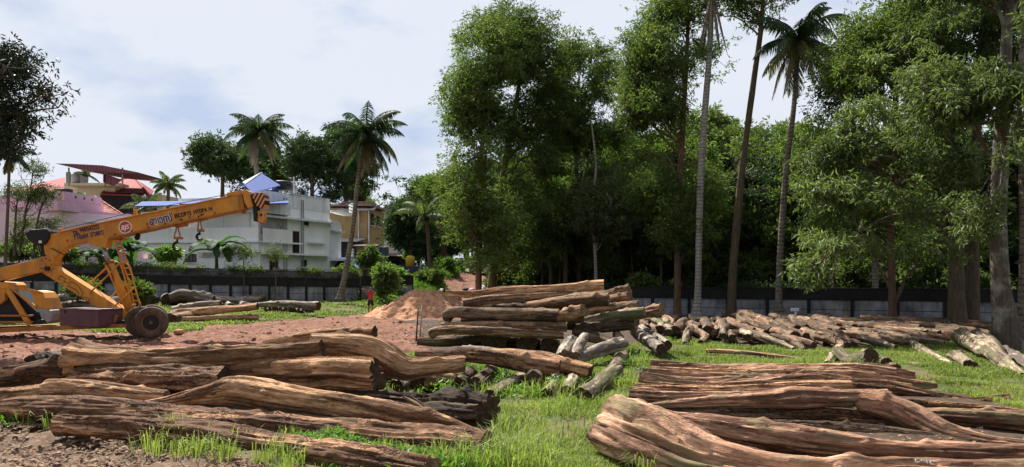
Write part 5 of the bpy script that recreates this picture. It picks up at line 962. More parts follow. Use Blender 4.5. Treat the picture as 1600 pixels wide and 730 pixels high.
plog('bent_log', 'smooth orange S-bent log dropping from the left pile down towards the middle grass', [(484, 536, 15), (530, 539, 17), (575, 547, 21), (605, 563, 24), (636, 576, 19), (680, 573, 14), (726, 569, 13)], (14.0, 15.0), 'log_tan', 'log_end', group=G1, flute=.10, rough=.05, **BIG)
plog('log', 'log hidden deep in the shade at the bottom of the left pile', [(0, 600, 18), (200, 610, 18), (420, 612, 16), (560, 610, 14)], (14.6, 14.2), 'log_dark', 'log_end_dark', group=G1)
for i, (a, b_, lb) in enumerate([((48, 563, 9), (110, 552, 8), 'left'), ((70, 561, 8), (120, 553, 7), 'right')]):
    glog('log', 'small %s one of two dark-ended logs on the mud behind the left pile' % lb, a, b_, 'log_grey', lift=0, seg=20, nr=30)
# middle: two long logs
plog('log', 'long bare log across the middle grass, knobbly at left, dark right end', [(650, 553, 7), (700, 556, 9), (722, 555, 12), (790, 563, 12), (830, 569, 14), (874, 575, 15)], (16.3, 16.0), 'log_bark', 'log_end_dark', flute=.15, rough=.08, seg=36, nr=130)
plog('log', 'pale log just behind the long bare one in the middle grass', [(748, 552, 6), (800, 556, 10), (850, 563, 12), (885, 573, 12), (922, 583, 12)], (17.2, 16.2), 'log_tan', 'log_end_dark', flute=.15, seg=36, nr=110)
plog('log', 'pale branch stub log poking up behind the long bare middle log', [(722, 545, 5), (760, 548, 6), (800, 555, 5)], (17.4, 17.1), 'log_grey', 'log_end', seg=18, nr=40)
sm = [((603, 598, 11), (590, 585, 9), 'grey short log beside the sheer dark end of the fluted log', 'log_grey'),
      ((620, 604, 11), (640, 588, 10), 'dark-ended short log in the shade under the S-bent log', 'log_grey'),
      ((652, 596, 16), (712, 592, 11), 'larger dark round-ended log under the tail of the S-bent log', 'log_mid'),
      ((718, 600, 11), (738, 580, 9), 'left of the twin dark-ended logs in the middle weeds', 'log_dark'),
      ((742, 602, 12), (768, 580, 10), 'right of the twin dark-ended logs in the middle weeds', 'log_dark'),
      ((834, 596, 16), (842, 575, 12), 'fat upright-looking log end facing forward beneath the long bare middle log', 'log_dark'),
      ((766, 618, 9), (818, 588, 9), 'pale mossy log half sunk in the middle grass left of the fat log end', 'log_moss'),
      ((854, 616, 10), (878, 588, 8), 'thin pale log right of the fat dark log end', 'log_moss'),
      ((884, 614, 11), (898, 590, 9), 'short grey-ended log between thin pale log and the bigger mottled one', 'log_moss'),
      ((912, 618, 13), (962, 580, 12), 'mottled log pointing at the viewer at the right of the middle grass', 'log_moss'),
      ((952, 590, 10), (972, 555, 10), 'grey mottled log half hidden in tall grass beside the right pile', 'log_moss'),
      ((820, 584, 7), (868, 578, 6), 'thin brown branch log wedged under the long bare middle log', 'log_mid')]
for i, (a, b_, lb, mt) in enumerate(sm): glog('log', lb, a, b_, mt, group='short logs strewn over the middle grass', seg=26, nr=40, flute=.12, rough=.08)
for i, (a, b_, lb, mt) in enumerate([((880, 556, 11), (894, 531, 9), 'upright pale split log leaning on the central stack', 'log_grey'), ((896, 560, 11), (912, 527, 8), 'pale knobbly log leaning beside the split one', 'log_grey'), ((898, 562, 9), (972, 538, 12), 'silver-grey smooth log sloping up to its rounded knotted end', 'log_grey')]):
    plog('log', lb, [a, ((a[0] + b_[0]) / 2 - 1, (a[1] + b_[1]) / 2 - 2, (a[2] + b_[2]) / 2), b_], (18.6, 19.8), mt, 'log_end', group='pale logs leaning before the central stack', seg=28, nr=50, flute=.2)
plog('log', 'left one of two pale logs side by side right of the central stack', [(990, 516, 8), (1010, 530, 9), (1034, 546, 9)], (24, 20.6), 'log_grey', 'log_end_dark', seg=24, nr=50)
plog('log', 'right one of two pale logs side by side right of the central stack', [(1002, 513, 6), (1022, 526, 7), (1042, 540, 8)], (24.6, 21.4), 'log_grey', 'log_end_dark', seg=24, nr=50)
plog('log', 'crooked brown log standing on end among the pale logs right of the central stack', [(962, 545, 7), (966, 532, 8), (963, 520, 6)], (22, 22.4), 'log_mid', 'log_end', seg=20, nr=30)
# central stack
G2 = 'logs of the central stack'
st = [('uppermost log of the central stack, humped, tapering to the left', [(697, 459, 5), (745, 460, 6), (790, 455, 8), (860, 453, 8), (900, 450, 9), (943, 447, 10)], (24, 23.6), 'log_tan'),
      ('log just below the uppermost one, with a knotted left end', [(724, 475, 8), (760, 469, 8), (820, 464, 7), (880, 461, 7), (925, 459, 6)], (23.6, 23.6), 'log_mid'),
      ('thick log, round dark right end, under the top two of the stack', [(824, 479, 6), (870, 473, 9), (910, 468, 11), (952, 466, 12)], (23, 22.4), 'log_mid'),
      ('short thick log showing its cut right face in the middle of the central stack', [(868, 494, 8), (890, 490, 10), (912, 485, 11)], (22.6, 22), 'log_mid'),
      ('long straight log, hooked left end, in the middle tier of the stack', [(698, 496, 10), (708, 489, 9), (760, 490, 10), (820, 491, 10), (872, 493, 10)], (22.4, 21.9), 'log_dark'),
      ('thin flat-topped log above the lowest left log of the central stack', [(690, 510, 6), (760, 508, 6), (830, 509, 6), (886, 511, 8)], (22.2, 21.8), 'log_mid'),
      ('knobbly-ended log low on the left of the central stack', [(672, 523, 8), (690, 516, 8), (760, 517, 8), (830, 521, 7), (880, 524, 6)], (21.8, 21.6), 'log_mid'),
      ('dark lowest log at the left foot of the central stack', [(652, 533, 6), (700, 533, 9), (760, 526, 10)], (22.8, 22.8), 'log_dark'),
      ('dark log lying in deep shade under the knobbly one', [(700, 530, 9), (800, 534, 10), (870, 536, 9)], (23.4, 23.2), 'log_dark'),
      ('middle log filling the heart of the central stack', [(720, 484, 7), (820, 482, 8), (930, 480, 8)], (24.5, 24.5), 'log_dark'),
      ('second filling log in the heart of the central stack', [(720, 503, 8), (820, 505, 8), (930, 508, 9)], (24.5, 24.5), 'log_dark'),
      ('top right log of the central stack showing a pale cut end', [(944, 464, 7), (964, 458, 8), (984, 452, 8)], (24.4, 24), 'log_mid'),
      ('log under the top right one, flat brown end', [(940, 470, 6), (962, 465, 6), (982, 462, 7)], (23.9, 23.4), 'log_mid'),
      ('small round log peeping out right of the flat brown end', [(960, 468, 5), (976, 466, 5), (987, 464, 6)], (24.4, 24.2), 'log_mid'),
      ('orange-lit log right side of the central stack, third from its top', [(918, 489, 7), (955, 482, 8), (997, 476, 8)], (23.5, 22.8), 'log_mid'),
      ('mossy log right side of the central stack below the orange-lit one', [(915, 503, 8), (955, 496, 8), (1007, 488, 8)], (22.8, 22.0), 'log_moss'),
      ('log sticking out furthest right from the central stack', [(985, 494, 8), (1010, 488, 8), (1034, 484, 9)], (24.2, 23.4), 'log_mid'),
      ('shaded bottom log at the right of the central stack', [(900, 514, 8), (940, 511, 8), (992, 507, 7)], (22.5, 22.2), 'log_dark'),
      ('dark sloping log at the right foot of the central stack', [(900, 522, 9), (940, 530, 9), (968, 540, 7)], (22.4, 20.8), 'log_dark'),
      ('log deep in the shade at the right of the central stack', [(870, 500, 12), (930, 500, 12), (985, 496, 9)], (24, 23.6), 'log_dark')]
for lb, pix, Y, mt in st: plog('log', lb, pix, Y, mt, 'log_end', group=G2, seg=32, nr=80, flute=.14, rough=.07)
for lb, a, b_ in [('huge dark log butt with growth rings facing forward under the central stack', (772, 534, 22), (776, 505, 16)), ('dark log butt right of the huge ringed one under the central stack', (822, 538, 17), (822, 510, 13)), ('smaller dark log butt at the shaded foot of the central stack', (858, 540, 14), (856, 515, 11))]:
    plog('log', lb, [a, ((a[0] + b_[0]) / 2, (a[1] + b_[1]) / 2, (a[2] + b_[2]) / 2), b_], (22.2, 27.5), 'log_dark', 'log_end_dark', group=G2, seg=32, nr=40, flute=.15)
# right foreground pile
G3 = 'fluted logs of the right foreground pile'
RT = [('nearest log of the right pile, massive with a ragged dark left butt', [(952, 668, 38), (985, 680, 42), (1040, 700, 42), (1090, 722, 38), (1150, 738, 34), (1240, 752, 32), (1400, 752, 30), (1640, 758, 28)], (9.9, 8.8, 8.2, 7.9), 'log_red', .34),
      ('second log of the right pile, broad and green-streaked, running out at the right', [(1005, 645, 9), (1080, 662, 15), (1150, 676, 19), (1230, 687, 22), (1330, 699, 20), (1450, 706, 19), (1640, 712, 18)], (10.9, 9.9, 9.3), 'log_red', .30),
      ('cracked barky log lying in the dark hollow beneath the arched log', [(1160, 656, 6), (1220, 651, 9), (1300, 650, 11), (1375, 656, 8)], (12.1, 11.9), 'log_bark', .12),
      ('squat grooved log at the left front corner of the right pile', [(983, 620, 12), (1040, 624, 11), (1110, 622, 9), (1180, 620, 7)], (13.6, 13.2), 'log_red', .36),
      ('pale smooth log just behind the squat grooved one in the right pile', [(990, 606, 9), (1060, 611, 10), (1140, 612, 9), (1240, 605, 9), (1330, 602, 7)], (14.4, 14.0), 'log_tan', .2),
      ('straight fluted log third from the back of the right pile', [(998, 593, 9), (1080, 602, 9), (1180, 600, 9), (1262, 594, 9), (1330, 598, 7)], (15.2, 14.9), 'log_red', .35),
      ('long log with a chalk number, second from the back of the right pile', [(1004, 582, 8), (1090, 590, 10), (1200, 588, 10), (1290, 588, 10), (1370, 594, 9), (1462, 604, 6)], (16.0, 15.6), 'log_red', .28),
      ('back log of the right pile, orange, ending in a square block', [(1018, 570, 8), (1100, 575, 8), (1200, 578, 9), (1290, 580, 9), (1352, 582, 12), (1428, 590, 9)], (17.0, 16.6), 'log_red', .30),
      ('thin dark log between the chalked log and the arched one', [(1190, 600, 6), (1270, 602, 8), (1340, 606, 8), (1400, 610, 6)], (14.6, 14.2), 'log_bark', .2),
      ('sinuous thin log stretching right over the grass from the right pile', [(1385, 604, 9), (1430, 614, 8), (1475, 622, 7), (1530, 628, 7), (1578, 624, 8)], (14.7, 14.0), 'log_bark', .2),
      ('low thin log behind the big rightmost log of the right pile', [(1412, 628, 5), (1470, 634, 7), (1540, 640, 7), (1640, 652, 6)], (13.3, 12.3), 'log_tan', .2),
      ('big log leaving the picture at the right behind the forked limb', [(1420, 646, 10), (1480, 650, 14), (1560, 656, 17), (1650, 664, 18)], (12.3, 11.2), 'log_red', .2),
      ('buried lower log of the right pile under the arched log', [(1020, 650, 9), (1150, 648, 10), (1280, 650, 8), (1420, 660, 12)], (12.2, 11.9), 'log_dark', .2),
      ('dark log sunk in the hollow between the arched log and the green-streaked one', [(1130, 664, 7), (1240, 668, 10), (1360, 676, 11), (1480, 688, 8)], (11.6, 10.9), 'log_dark', .2),  # added log, coloured dark to stand for the shadow in the hollow
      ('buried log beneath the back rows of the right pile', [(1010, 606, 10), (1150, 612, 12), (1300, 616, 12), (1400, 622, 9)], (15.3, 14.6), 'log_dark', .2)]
for k in range(9):
    y_ = 568 + k * 6.3; x0 = 1016 - k * 4 + (k % 3) * 5; x1 = 1400 - (k % 4) * 40 + k * 6; Yk = 17.0 - k * .44
    RT.append(('%s filler log wedged among the parallel back rows of the right pile' % ['backmost', 'second', 'third', 'fourth', 'fifth', 'sixth', 'seventh', 'eighth', 'frontmost'][k], [(x0, y_ + 3, 6), (x0 + 90, y_ + 8 + (k % 2) * 2, 7), ((x0 + x1) / 2, y_ + 8, 8 - (k % 2)), (x1 - 60, y_ + 7, 7), (x1, y_ + 12, 5)], (Yk, Yk - .5), ['log_red', 'log_tan', 'log_bark'][k % 3], .3))
RL = [plog('log', lb, pix, Y, mt, 'log_end_dark', group=G3, flute=fl, rough=.08, bark=.6 if mt == 'log_bark' else .22, **BIG) for lb, pix, Y, mt, fl in RT]
arch = plog('forked_log', 'arched log raised over a dark hollow, its limb forking down to the right', [(1012, 637, 6), (1075, 633, 10), (1140, 629, 14), (1200, 626, 17), (1245, 623, 20), (1320, 623, 15), (1392, 621, 13)], (12.3, 12.0), 'log_red', 'log_end_dark', group=G3, flute=.24, rough=.07, **BIG)
plog('branch', 'branch', [(1340, 626, 15), (1395, 637, 19), (1440, 656, 19), (1480, 675, 14), (1540, 688, 9), (1625, 696, 7)], (12.0, 11.2, 10.2), 'log_red', 'log_end_dark', parent=arch, flute=.2, rough=.07, seg=44, nr=140)
# pale stubs, lone logs in the right grass
solo = [('thin weathered pole lying in the grass behind the right pile', [(1104, 548, 3.2), (1150, 550, 3.5), (1200, 555, 3), (1250, 561, 2.6)], (22.6, 20.8), 'log_mid'),
        ('curved log whose broad dark end faces the viewer behind the right pile', [(1308, 548, 8), (1325, 562, 10), (1342, 562, 12), (1362, 557, 13)], (20.5, 18.8), 'log_moss'),
        ('slim pale log with a small dark foot left of the curved log', [(1312, 542, 6), (1302, 555, 6), (1292, 568, 5)], (22.5, 19.3), 'log_moss'),
        ('round-ended brown log right of the curved log', [(1362, 566, 8), (1373, 567, 9), (1385, 569, 10)], (19.5, 18.6), 'log_moss'),
        ('smallest dark-ended log tucked behind the back log of the right pile', [(1380, 572, 7), (1390, 573, 7), (1400, 576, 8)], (18.9, 18.2), 'log_dark'),
        ('short pale log alone in the right grass', [(1424, 571, 6), (1438, 574, 6), (1455, 577, 6)], (19.8, 19.0), 'log_moss'),
        ('dark thin log with a round end farther right in the grass', [(1455, 578, 4), (1472, 584, 5), (1490, 590, 6)], (19.2, 17.8), 'log_moss'),
        ('long straight pale log slanting down to the grass from the low heap', [(1425, 538, 6), (1455, 554, 6), (1488, 571, 5)], (24, 19.4), 'log_moss'),
        ('mottled white-barked log nearest the lichened palm trunk', [(1528, 528, 14), (1545, 543, 13), (1572, 570, 12)], (23.8, 19.0), 'log_moss'),
        ('mottled log behind the white-barked one at the right edge', [(1502, 525, 13), (1530, 540, 12), (1562, 560, 10), (1600, 592, 10)], (24.2, 17.2), 'log_moss'),
        ('greyish log leaving the picture at the right edge', [(1560, 545, 8), (1590, 560, 10), (1640, 584, 13)], (22.6, 17.6), 'log_grey'),
        ('stubby forked log at the foot of the mottled logs', [(1490, 556, 9), (1504, 562, 9), (1516, 572, 10)], (21.0, 18.4), 'log_moss')]
for lb, pix, Y, mt in solo: plog('log', lb, pix, Y, mt, 'log_end_dark', group='logs lying in the right grass', seg=26, nr=60, flute=.14, rough=.09)
# left background logs behind the crane
lb_ = [('long grey log seen above the box of the crane', [(70, 466, 5), (110, 466, 7), (150, 463, 7)], 0.45, 'log_grey'),
       ('grey log below the long grey one behind the crane', [(78, 480, 6), (110, 476, 7), (160, 474, 7)], 0.2, 'log_grey'),
       ('split pale log right behind the maroon box', [(75, 488, 4), (140, 486, 6), (215, 481, 6)], 0.05, 'log_grey'),
       ('log partly hidden by the crane cylinder', [(150, 468, 5), (190, 470, 6), (225, 474, 6)], 0.3, 'log_grey'),
       ('curved pale log with an upturned right end before the left wall', [(322, 470, 7), (345, 468, 6), (372, 470, 6), (398, 467, 6), (412, 462, 6)], 0.05, 'log_grey'),
       ('pale log reaching from the dark ends to the upturned log', [(268, 466, 7), (285, 461, 8), (310, 464, 8), (335, 470, 7)], 0.25, 'log_grey'),
       ('long orange squared log right of the crane wheel', [(268, 492, 7), (310, 487, 7), (360, 483, 6), (402, 479, 6)], 0.45, 'log_tan'),
       ('thin log lowest right of the crane wheel', [(278, 500, 5), (340, 497, 5), (404, 496, 5)], 0.02, 'log_tan'),
       ('log with round dark left end beside the crane wheel', [(266, 498, 9), (290, 495, 8), (330, 490, 7)], 0.02, 'log_mid'),
       ('pale mottled log on top behind the orange squared one', [(270, 484, 6), (310, 477, 6), (345, 473, 4)], 0.5, 'log_grey'),
       ('long grey log roofing the row of dark ends right of the upturned log', [(400, 476, 4), (440, 475, 5), (498, 478, 7)], 0.35, 'log_grey')]
for lb, pix, Y, mt in lb_: plog('log', lb, pix, Y, mt, 'log_end_dark', group='logs on the grass behind the crane', seg=22, nr=60, flute=.16)
for i, (px, py, r) in enumerate([(228, 470, 7), (240, 469, 7), (262, 469, 9), (282, 469, 10), (305, 468, 8), (326, 468, 8), (418, 482, 5.5), (430, 483, 5), (442, 482, 6), (456, 482, 6), (470, 484, 5.5), (484, 482, 7), (345, 478, 5), (360, 478, 5), (382, 477, 5)]):
    o = plog('log', 'end-on log with dark round face in the row just behind the crane wheel' if px < 350 else ('small end-on log behind the squared orange log' if px < 400 else 'small end-on log in the row on the grass right of the upturned log'), [(px, py, r), (px - 3, py - 2, r * .95), (px - 6, py - 3, r * .85)], (groundY(px, py + r, .02), groundY(px, py + r, .02) + 3), 'log_grey', 'log_end_dark', group='end-on logs in rows on the left grass', seg=16, nr=16)
    if 400 < px < 480 and i % 2 == 0:
        m_ = MB(); c = at(px, py, groundY(px, py + r, .02) - .1); m_.tube([c - Vector((0, .03, 0)), c + Vector((0, .04, 0))], .06, 10); p_ = m_.build('paint_mark', M['paint_white']); p_.parent = o; p_.location = -o.location
# the low heap before the panel wall: about 150 short logs
protos = []
for v in range(9):
    L_ = random.uniform(1.5, 2.1); bend = random.uniform(-.22, .22); r0 = random.uniform(.12, .19)
    P = [(0, -L_ / 2, r0), (bend, -L_ * .12, r0 * 1.05), (bend * .6, L_ * .2, r0), (-bend * .4, L_ / 2, r0 * .9)]
    mt = ['log_heap', 'log_heap', 'log_moss', 'log_heap', 'log_bark'][v % 5]
    o = make_log('short_log', P, [r0, r0 * .95, r0 * .9, r0 * .8], M[mt], M['log_end_dark'], 900 + v, seg=18, nr=22, flute=.14, rough=.10, knobs=3); protos.append(o)
used = set()
def dup(o, loc, rot, label, cat, group):
    if o.name in used:
        c = o.copy(); COL.objects.link(c)
        for ch in o.children:
            d = ch.copy(); COL.objects.link(d); d.parent = c
        for k in list(c.keys()): del c[k]
    else: c = o; used.add(o.name)
    c.location = loc; c.rotation_euler = rot; tag(c, label, cat, group); return c
rw = random.Random(5)
for row in range(6):
    Yr = 25.3 + row * 1.65
    xa = (1000 - 800) / FPX * Yr; xb = (1512 - 800) / FPX * Yr; x = xa + rw.uniform(0, .3)
    while x < xb:
        px = 800 + x / Yr * FPX
        if not (row == 0 and (px < 1120 or px > 1400)) and not (row == 1 and px < 1040):
            side = 'left' if px < 1150 else ('middle' if px < 1340 else 'right'); lean = {'left': -.28, 'middle': .1, 'right': .7}[side]
            yy = Yr + rw.uniform(-.3, .3); lb = ('brown short log of the low heap, %s third, %s row' if side != 'right' else 'slanting short log of the low heap, %s third, %s row') % (side, 'front' if row == 0 else 'back' if row == 5 else 'inner')
            flip = rw.random() < .5; tilt = rw.uniform(.04, .19) * (.5 if side == 'right' else 1)
            dup(rw.choice(protos), (x, yy, float(gsurf(x, yy)) + .11 + .9 * math.sin(tilt) * .6), (tilt * (-1 if flip else 1), rw.uniform(-.04, .04), lean + rw.uniform(-.28, .28) + (math.pi if flip else 0)), lb, 'log', 'short logs of the low heap, %s third' % side)
        x += rw.uniform(.30, .50)
# chalk numbers on two logs
def chalk(text, c, size, rx, parent, rz=0):
    cu = bpy.data.curves.new('chalk_number', 'FONT'); cu.body = text; cu.size = size; cu.extrude = .002; cu.align_x = 'CENTER'
    o = bpy.data.objects.new('chalk_number', cu); COL.objects.link(o); o.location = c; o.rotation_euler = (rx, 0, rz)
    bpy.context.view_layer.update(); me = bpy.data.meshes.new_from_object(o); me.transform(o.matrix_world); bpy.data.objects.remove(o)
    m = bpy.data.objects.new('chalk_number', me); COL.objects.link(m); me.materials.append(M['paint_white']); m.parent = parent; m.location = -parent.location
    return m
# ------------------------------------------------------------------ sand pile, person, motorcycle, car, small things
def mound(name, label, px, py_base, Y, rx, ry, h, mat, seed, cat):
    n = 120; a = np.linspace(-1.15, 1.15, n); X, Yy = np.meshgrid(a, a); d = np.sqrt(X ** 2 + Yy ** 2) + .10 * fbm(P3(X * 2 + seed, Yy * 2, X * 0), 3)
    z = h * np.clip((1 - d) / .72, 0, 1) ** .92 ; z = np.where(d < 1, z, -(d - 1) * h * .6)
    z = z + h * .05 * fbm(P3(X * 6, Yy * 6, X * 0 + seed), 4, .65) + h * .025 * fbm(P3(X * 22, Yy * 22, X * 0 + seed), 3, .7)
    c = at(px, 500, Y); idx = np.arange(n * n).reshape(n, n); Fq = np.stack([idx[:-1, :-1], idx[:-1, 1:], idx[1:, 1:], idx[1:, :-1]], -1).reshape(-1, 4)
    o = mesh_np(name, P3(X * rx, Yy * ry, z).reshape(-1, 3), Fq, mat, None, True); o.location = (c.x, Y, float(gsurf(c.x, Y)) - .05); return tag(o, label, cat)
def sand_mat():
    m, nt, b = new_mat('reddish sand', .95, .1); v = coord(nt); n = noise(nt, v, 3.5, 9, .72)
    nt.links.new(ramp(nt, n, [(.3, (.20, .09, .05)), (.5, (.45, .235, .135)), (.7, (.62, .39, .25))]), b.inputs['Base Color']); bump(nt, b, noise(nt, v, 9, 7, .7), .9, .06); return m
M['sand'] = sand_mat()
mound('sand_pile', 'heap of reddish sand beside the man in red', 664, 497, 44.5, 3.5, 3.0, 1.5, M['sand'], 3, 'sand pile')
mound('soil_mound', 'lower shoulder of red soil joining the sand heap to the track', 716, 490, 45.5, 2.4, 2.2, .75, M['sand'], 8, 'soil mound')
# person
def skin_body(name, verts, edges, radii, mat, parent, root=0, sub_=2):
    me = bpy.data.meshes.new(name); me.from_pydata(verts, edges, []); o = bpy.data.objects.new(name, me); COL.objects.link(o)
    s = o.modifiers.new('s', 'SKIN'); me.skin_vertices[0].data[0]; 
    for i, r in enumerate(radii): me.skin_vertices[0].data[i].radius = (r, r) if not isinstance(r, tuple) else r; me.skin_vertices[0].data[i].use_root = (i == root)
    sb = o.modifiers.new('u', 'SUBSURF'); sb.levels = sub_; sb.render_levels = sub_
    bpy.context.view_layer.update(); dg = bpy.context.evaluated_depsgraph_get(); nm = bpy.data.meshes.new_from_object(o.evaluated_get(dg)); bpy.data.objects.remove(o)
    for p in nm.polygons: p.use_smooth = True
    nm.materials.clear(); nm.materials.append(mat); ob = bpy.data.objects.new(name, nm); COL.objects.link(ob); ob.parent = parent; return ob
yp = 45.4; cpz = at(579, 491, yp); PE = tag(empty('person', (cpz.x, yp, float(gsurf(cpz.x, yp)) + .0)), 'barefoot person in red shirt and dark shorts with arms raised to the head', 'person')
V = [(0, 0, .92), (0, 0, 1.12), (0, 0, 1.32), (0, -.01, 1.42), (0, -.02, 1.50), (0, -.03, 1.60),
     (.17, 0, 1.36), (.27, -.08, 1.22), (.17, -.22, 1.42), (.10, -.2, 1.55),           # right-hand side of picture: elbow down, hand to face
     (-.17, 0, 1.37), (-.24, -.14, 1.50), (-.44, -.2, 1.55), (-.52, -.22, 1.55),       # left of picture: forearm held out
     (.09, 0, .86), (.11, -.02, .48), (.06, .03, .08), (.06, -.10, .03), (-.09, 0, .86), (-.11, -.01, .48), (-.12, .03, .08), (-.13, -.10, .03)]
Ed = [(0, 1), (1, 2), (2, 3), (3, 4), (4, 5), (2, 6), (6, 7), (7, 8), (8, 9), (2, 10), (10, 11), (11, 12), (12, 13), (0, 14), (14, 15), (15, 16), (16, 17), (0, 18), (18, 19), (19, 20), (20, 21)]
Rr = [(.14, .10), (.13, .095), (.15, .10), .06, .085, .085, .06, .042, .035, .04, .06, .045, .035, .04, .085, .055, .038, .035, .085, .055, .038, .035]
skin_body('body', V, Ed, Rr, M['skin'], PE)
skin_body('shirt', [(0, 0, .88), (0, 0, 1.0), (0, 0, 1.15), (0, 0, 1.34), (.17, 0, 1.37), (.24, -.05, 1.28), (-.17, 0, 1.38), (-.22, -.08, 1.45)], [(0, 1), (1, 2), (2, 3), (3, 4), (4, 5), (3, 6), (6, 7)], [(.165, .12), (.16, .12), (.155, .115), (.165, .12), .075, .065, .075, .065], M['cloth_red'], PE)
skin_body('shorts', [(0, 0, .96), (0, 0, .86), (.10, 0, .76), (.115, -.01, .50), (-.10, 0, .76), (-.12, -.01, .50)], [(0, 1), (1, 2), (2, 3), (1, 4), (4, 5)], [(.16, .12), (.155, .12), .10, .085, .10, .085], M['cloth_dark'], PE)
skin_body('hair', [(0, .01, 1.58), (0, .0, 1.66)], [(0, 1)], [.09, .085], M['hair'], PE)
for s in (-1, 1): e_ = MB().tube([(s * .03, -.118, 1.60), (s * .03, -.105, 1.60)], .012, 8).build('eye', M['black'], PE)
MB().tube([(0, -.11, 1.60), (0, -.13, 1.57), (0, -.108, 1.555)], [.01, .02, .01], 6).build('nose', M['skin'], PE, True)
# motorcycle behind the sand heap
ym = 48.5; cm = at(630, 480, ym); MO = tag(empty('motorcycle', (cm.x, ym, float(gsurf(cm.x, ym)) )), 'parked black and silver motorcycle half hidden behind the sand heap', 'motorcycle'); MO.rotation_euler = (0, 0, math.radians(-62))
def torus(R, r, n=28, k=8): 
    V = [((R + r * math.cos(b)) * math.cos(a), r * math.sin(b), (R + r * math.cos(b)) * math.sin(a)) for a in np.linspace(0, 2 * math.pi, n, endpoint=False) for b in np.linspace(0, 2 * math.pi, k, endpoint=False)]
    return np.array(V), [(i * k + j, i * k + (j + 1) % k, ((i + 1) % n) * k + (j + 1) % k, ((i + 1) % n) * k + j) for i in range(n) for j in range(k)]
for x in (-.62, .66):
    w_ = empty('wheel', (x, 0, .3)); w_.parent = MO; v, f = torus(.26, .05); mesh_np('tyre', v, f, M['black'], w_, True); v, f = torus(.21, .02); mesh_np('rim', v, f, M['steel'], w_, True)
    h = MB()
    for k in range(6): a = k * math.pi / 3; h.tube([(0, 0, 0), (math.cos(a) * .2, 0, math.sin(a) * .2)], .012, 5)
    h.tube([(0, -.07, 0), (0, .07, 0)], .05, 8); h.build('spokes', M['steel'], w_)
MB().tube([(-.2, 0, .78), (.0, 0, .84), (.22, 0, .84), (.36, 0, .76)], [.10, .16, .15, .06], 12).build('fuel_tank', M['black'], MO, True); MB().slab([(-.75, -.12, .80), (-.2, -.13, .76), (-.2, .13, .76), (-.75, .12, .80)], (0, 0, .08)).build('seat', M['black'], MO, bevel=.03)
MB().box(-.18, .2, -.13, .13, .32, .62).build('engine', M['steel'], MO, bevel=.04); MB().tube([(.66, .07, .3), (.42, .07, .88)], .028, 8).build('fork', M['steel'], MO); MB().tube([(.66, -.07, .3), (.42, -.07, .88)], .028, 8).build('fork', M['steel'], MO)
MB().tube([(.30, -.36, 1.0), (.38, -.2, .98), (.40, 0, .93), (.38, .2, .98), (.30, .36, 1.0)], .018, 8).build('handlebar', M['steel'], MO); MB().tube([(.44, 0, .84), (.53, 0, .84)], [.10, .09], 16).build('headlight', M['paint_white'], MO)
MB().slab([(.40, -.14, .92), (.52, -.1, .72), (.52, .1, .72), (.40, .14, .92)], (-.06, 0, 0)).build('cowl', M['paint_white'], MO, bevel=.02)
MB().tube([(.1, -.15, .3), (-.3, -.17, .28), (-.8, -.17, .34)], [.03, .05, .05], 10).build('exhaust', M['steel'], MO, True); MB().slab([(-.98, -.06, .62), (-.7, -.08, .78), (-.7, .08, .78), (-.98, .06, .62)], (0, 0, .03)).build('rear_mudguard', M['black'], MO); MB().slab([(.45, -.06, .60), (.80, -.05, .64), (.80, .05, .64), (.45, .06, .60)], (0, 0, .02)).build('front_mudguard', M['black'], MO)
for s in (-1, 1): MB().tube([(.36, s * .25, .99), (.34, s * .33, 1.12)], .01, 5).build('mirror_stalk', M['black'], MO); MB().box(.32, .35, s * .33 - .05, s * .33 + .05, 1.10, 1.17).build('mirror', M['black'], MO)
# white car at the brow of the track
yc = 72; cc = at(752, 428, yc); CA = tag(empty('parked_car', (cc.x, yc, float(gz(cc.x, yc)) + .02)), 'white car facing the yard at the brow of the red track, half hidden by trunks', 'car'); CA.rotation_euler = (0, 0, math.radians(8))
def loft(secs, mat, name, parent, smooth=True):
    k = len(secs[0]); V = [p for s in secs for p in s]; Fq = [(i * k + j, i * k + (j + 1) % k, (i + 1) * k + (j + 1) % k, (i + 1) * k + j) for i in range(len(secs) - 1) for j in range(k)] + [tuple(range(k))[::-1], tuple((len(secs) - 1) * k + j for j in range(k))]
    o = mesh_np(name, np.array(V), Fq, mat, parent, smooth); return o
def sec(y, hw, z0, z1, r=.12): return [(-hw, y, z0 + r), (-hw + r, y, z0), (hw - r, y, z0), (hw, y, z0 + r), (hw, y, z1 - r), (hw - r * 1.3, y, z1), (-hw + r * 1.3, y, z1), (-hw, y, z1 - r)]
body = loft([sec(-.02, .70, .38, .72, .1), sec(.1, .82, .26, .84), sec(.55, .88, .24, .98), sec(1.1, .89, .24, 1.04), sec(2.6, .89, .24, 1.06), sec(3.7, .88, .26, 1.04), sec(4.1, .80, .34, .96)], M['car_white'], 'body', CA, False)
loft([sec(1.05, .80, 1.0, 1.06, .02), sec(1.75, .70, 1.0, 1.58, .08), sec(3.1, .70, 1.0, 1.60, .08), sec(3.8, .76, 1.0, 1.1, .03)], M['glass'], 'cabin_glass', CA, False); MB().box(-.64, .64, 1.85, 3.05, 1.585, 1.64).build('roof', M['car_white'], CA, bevel=.03)
MB().slab([(-.66, 1.07, 1.075), (.66, 1.07, 1.075), (.60, 1.70, 1.555), (-.60, 1.70, 1.555)], (0, -.03, .02)).build('windscreen', M['glass'], CA)
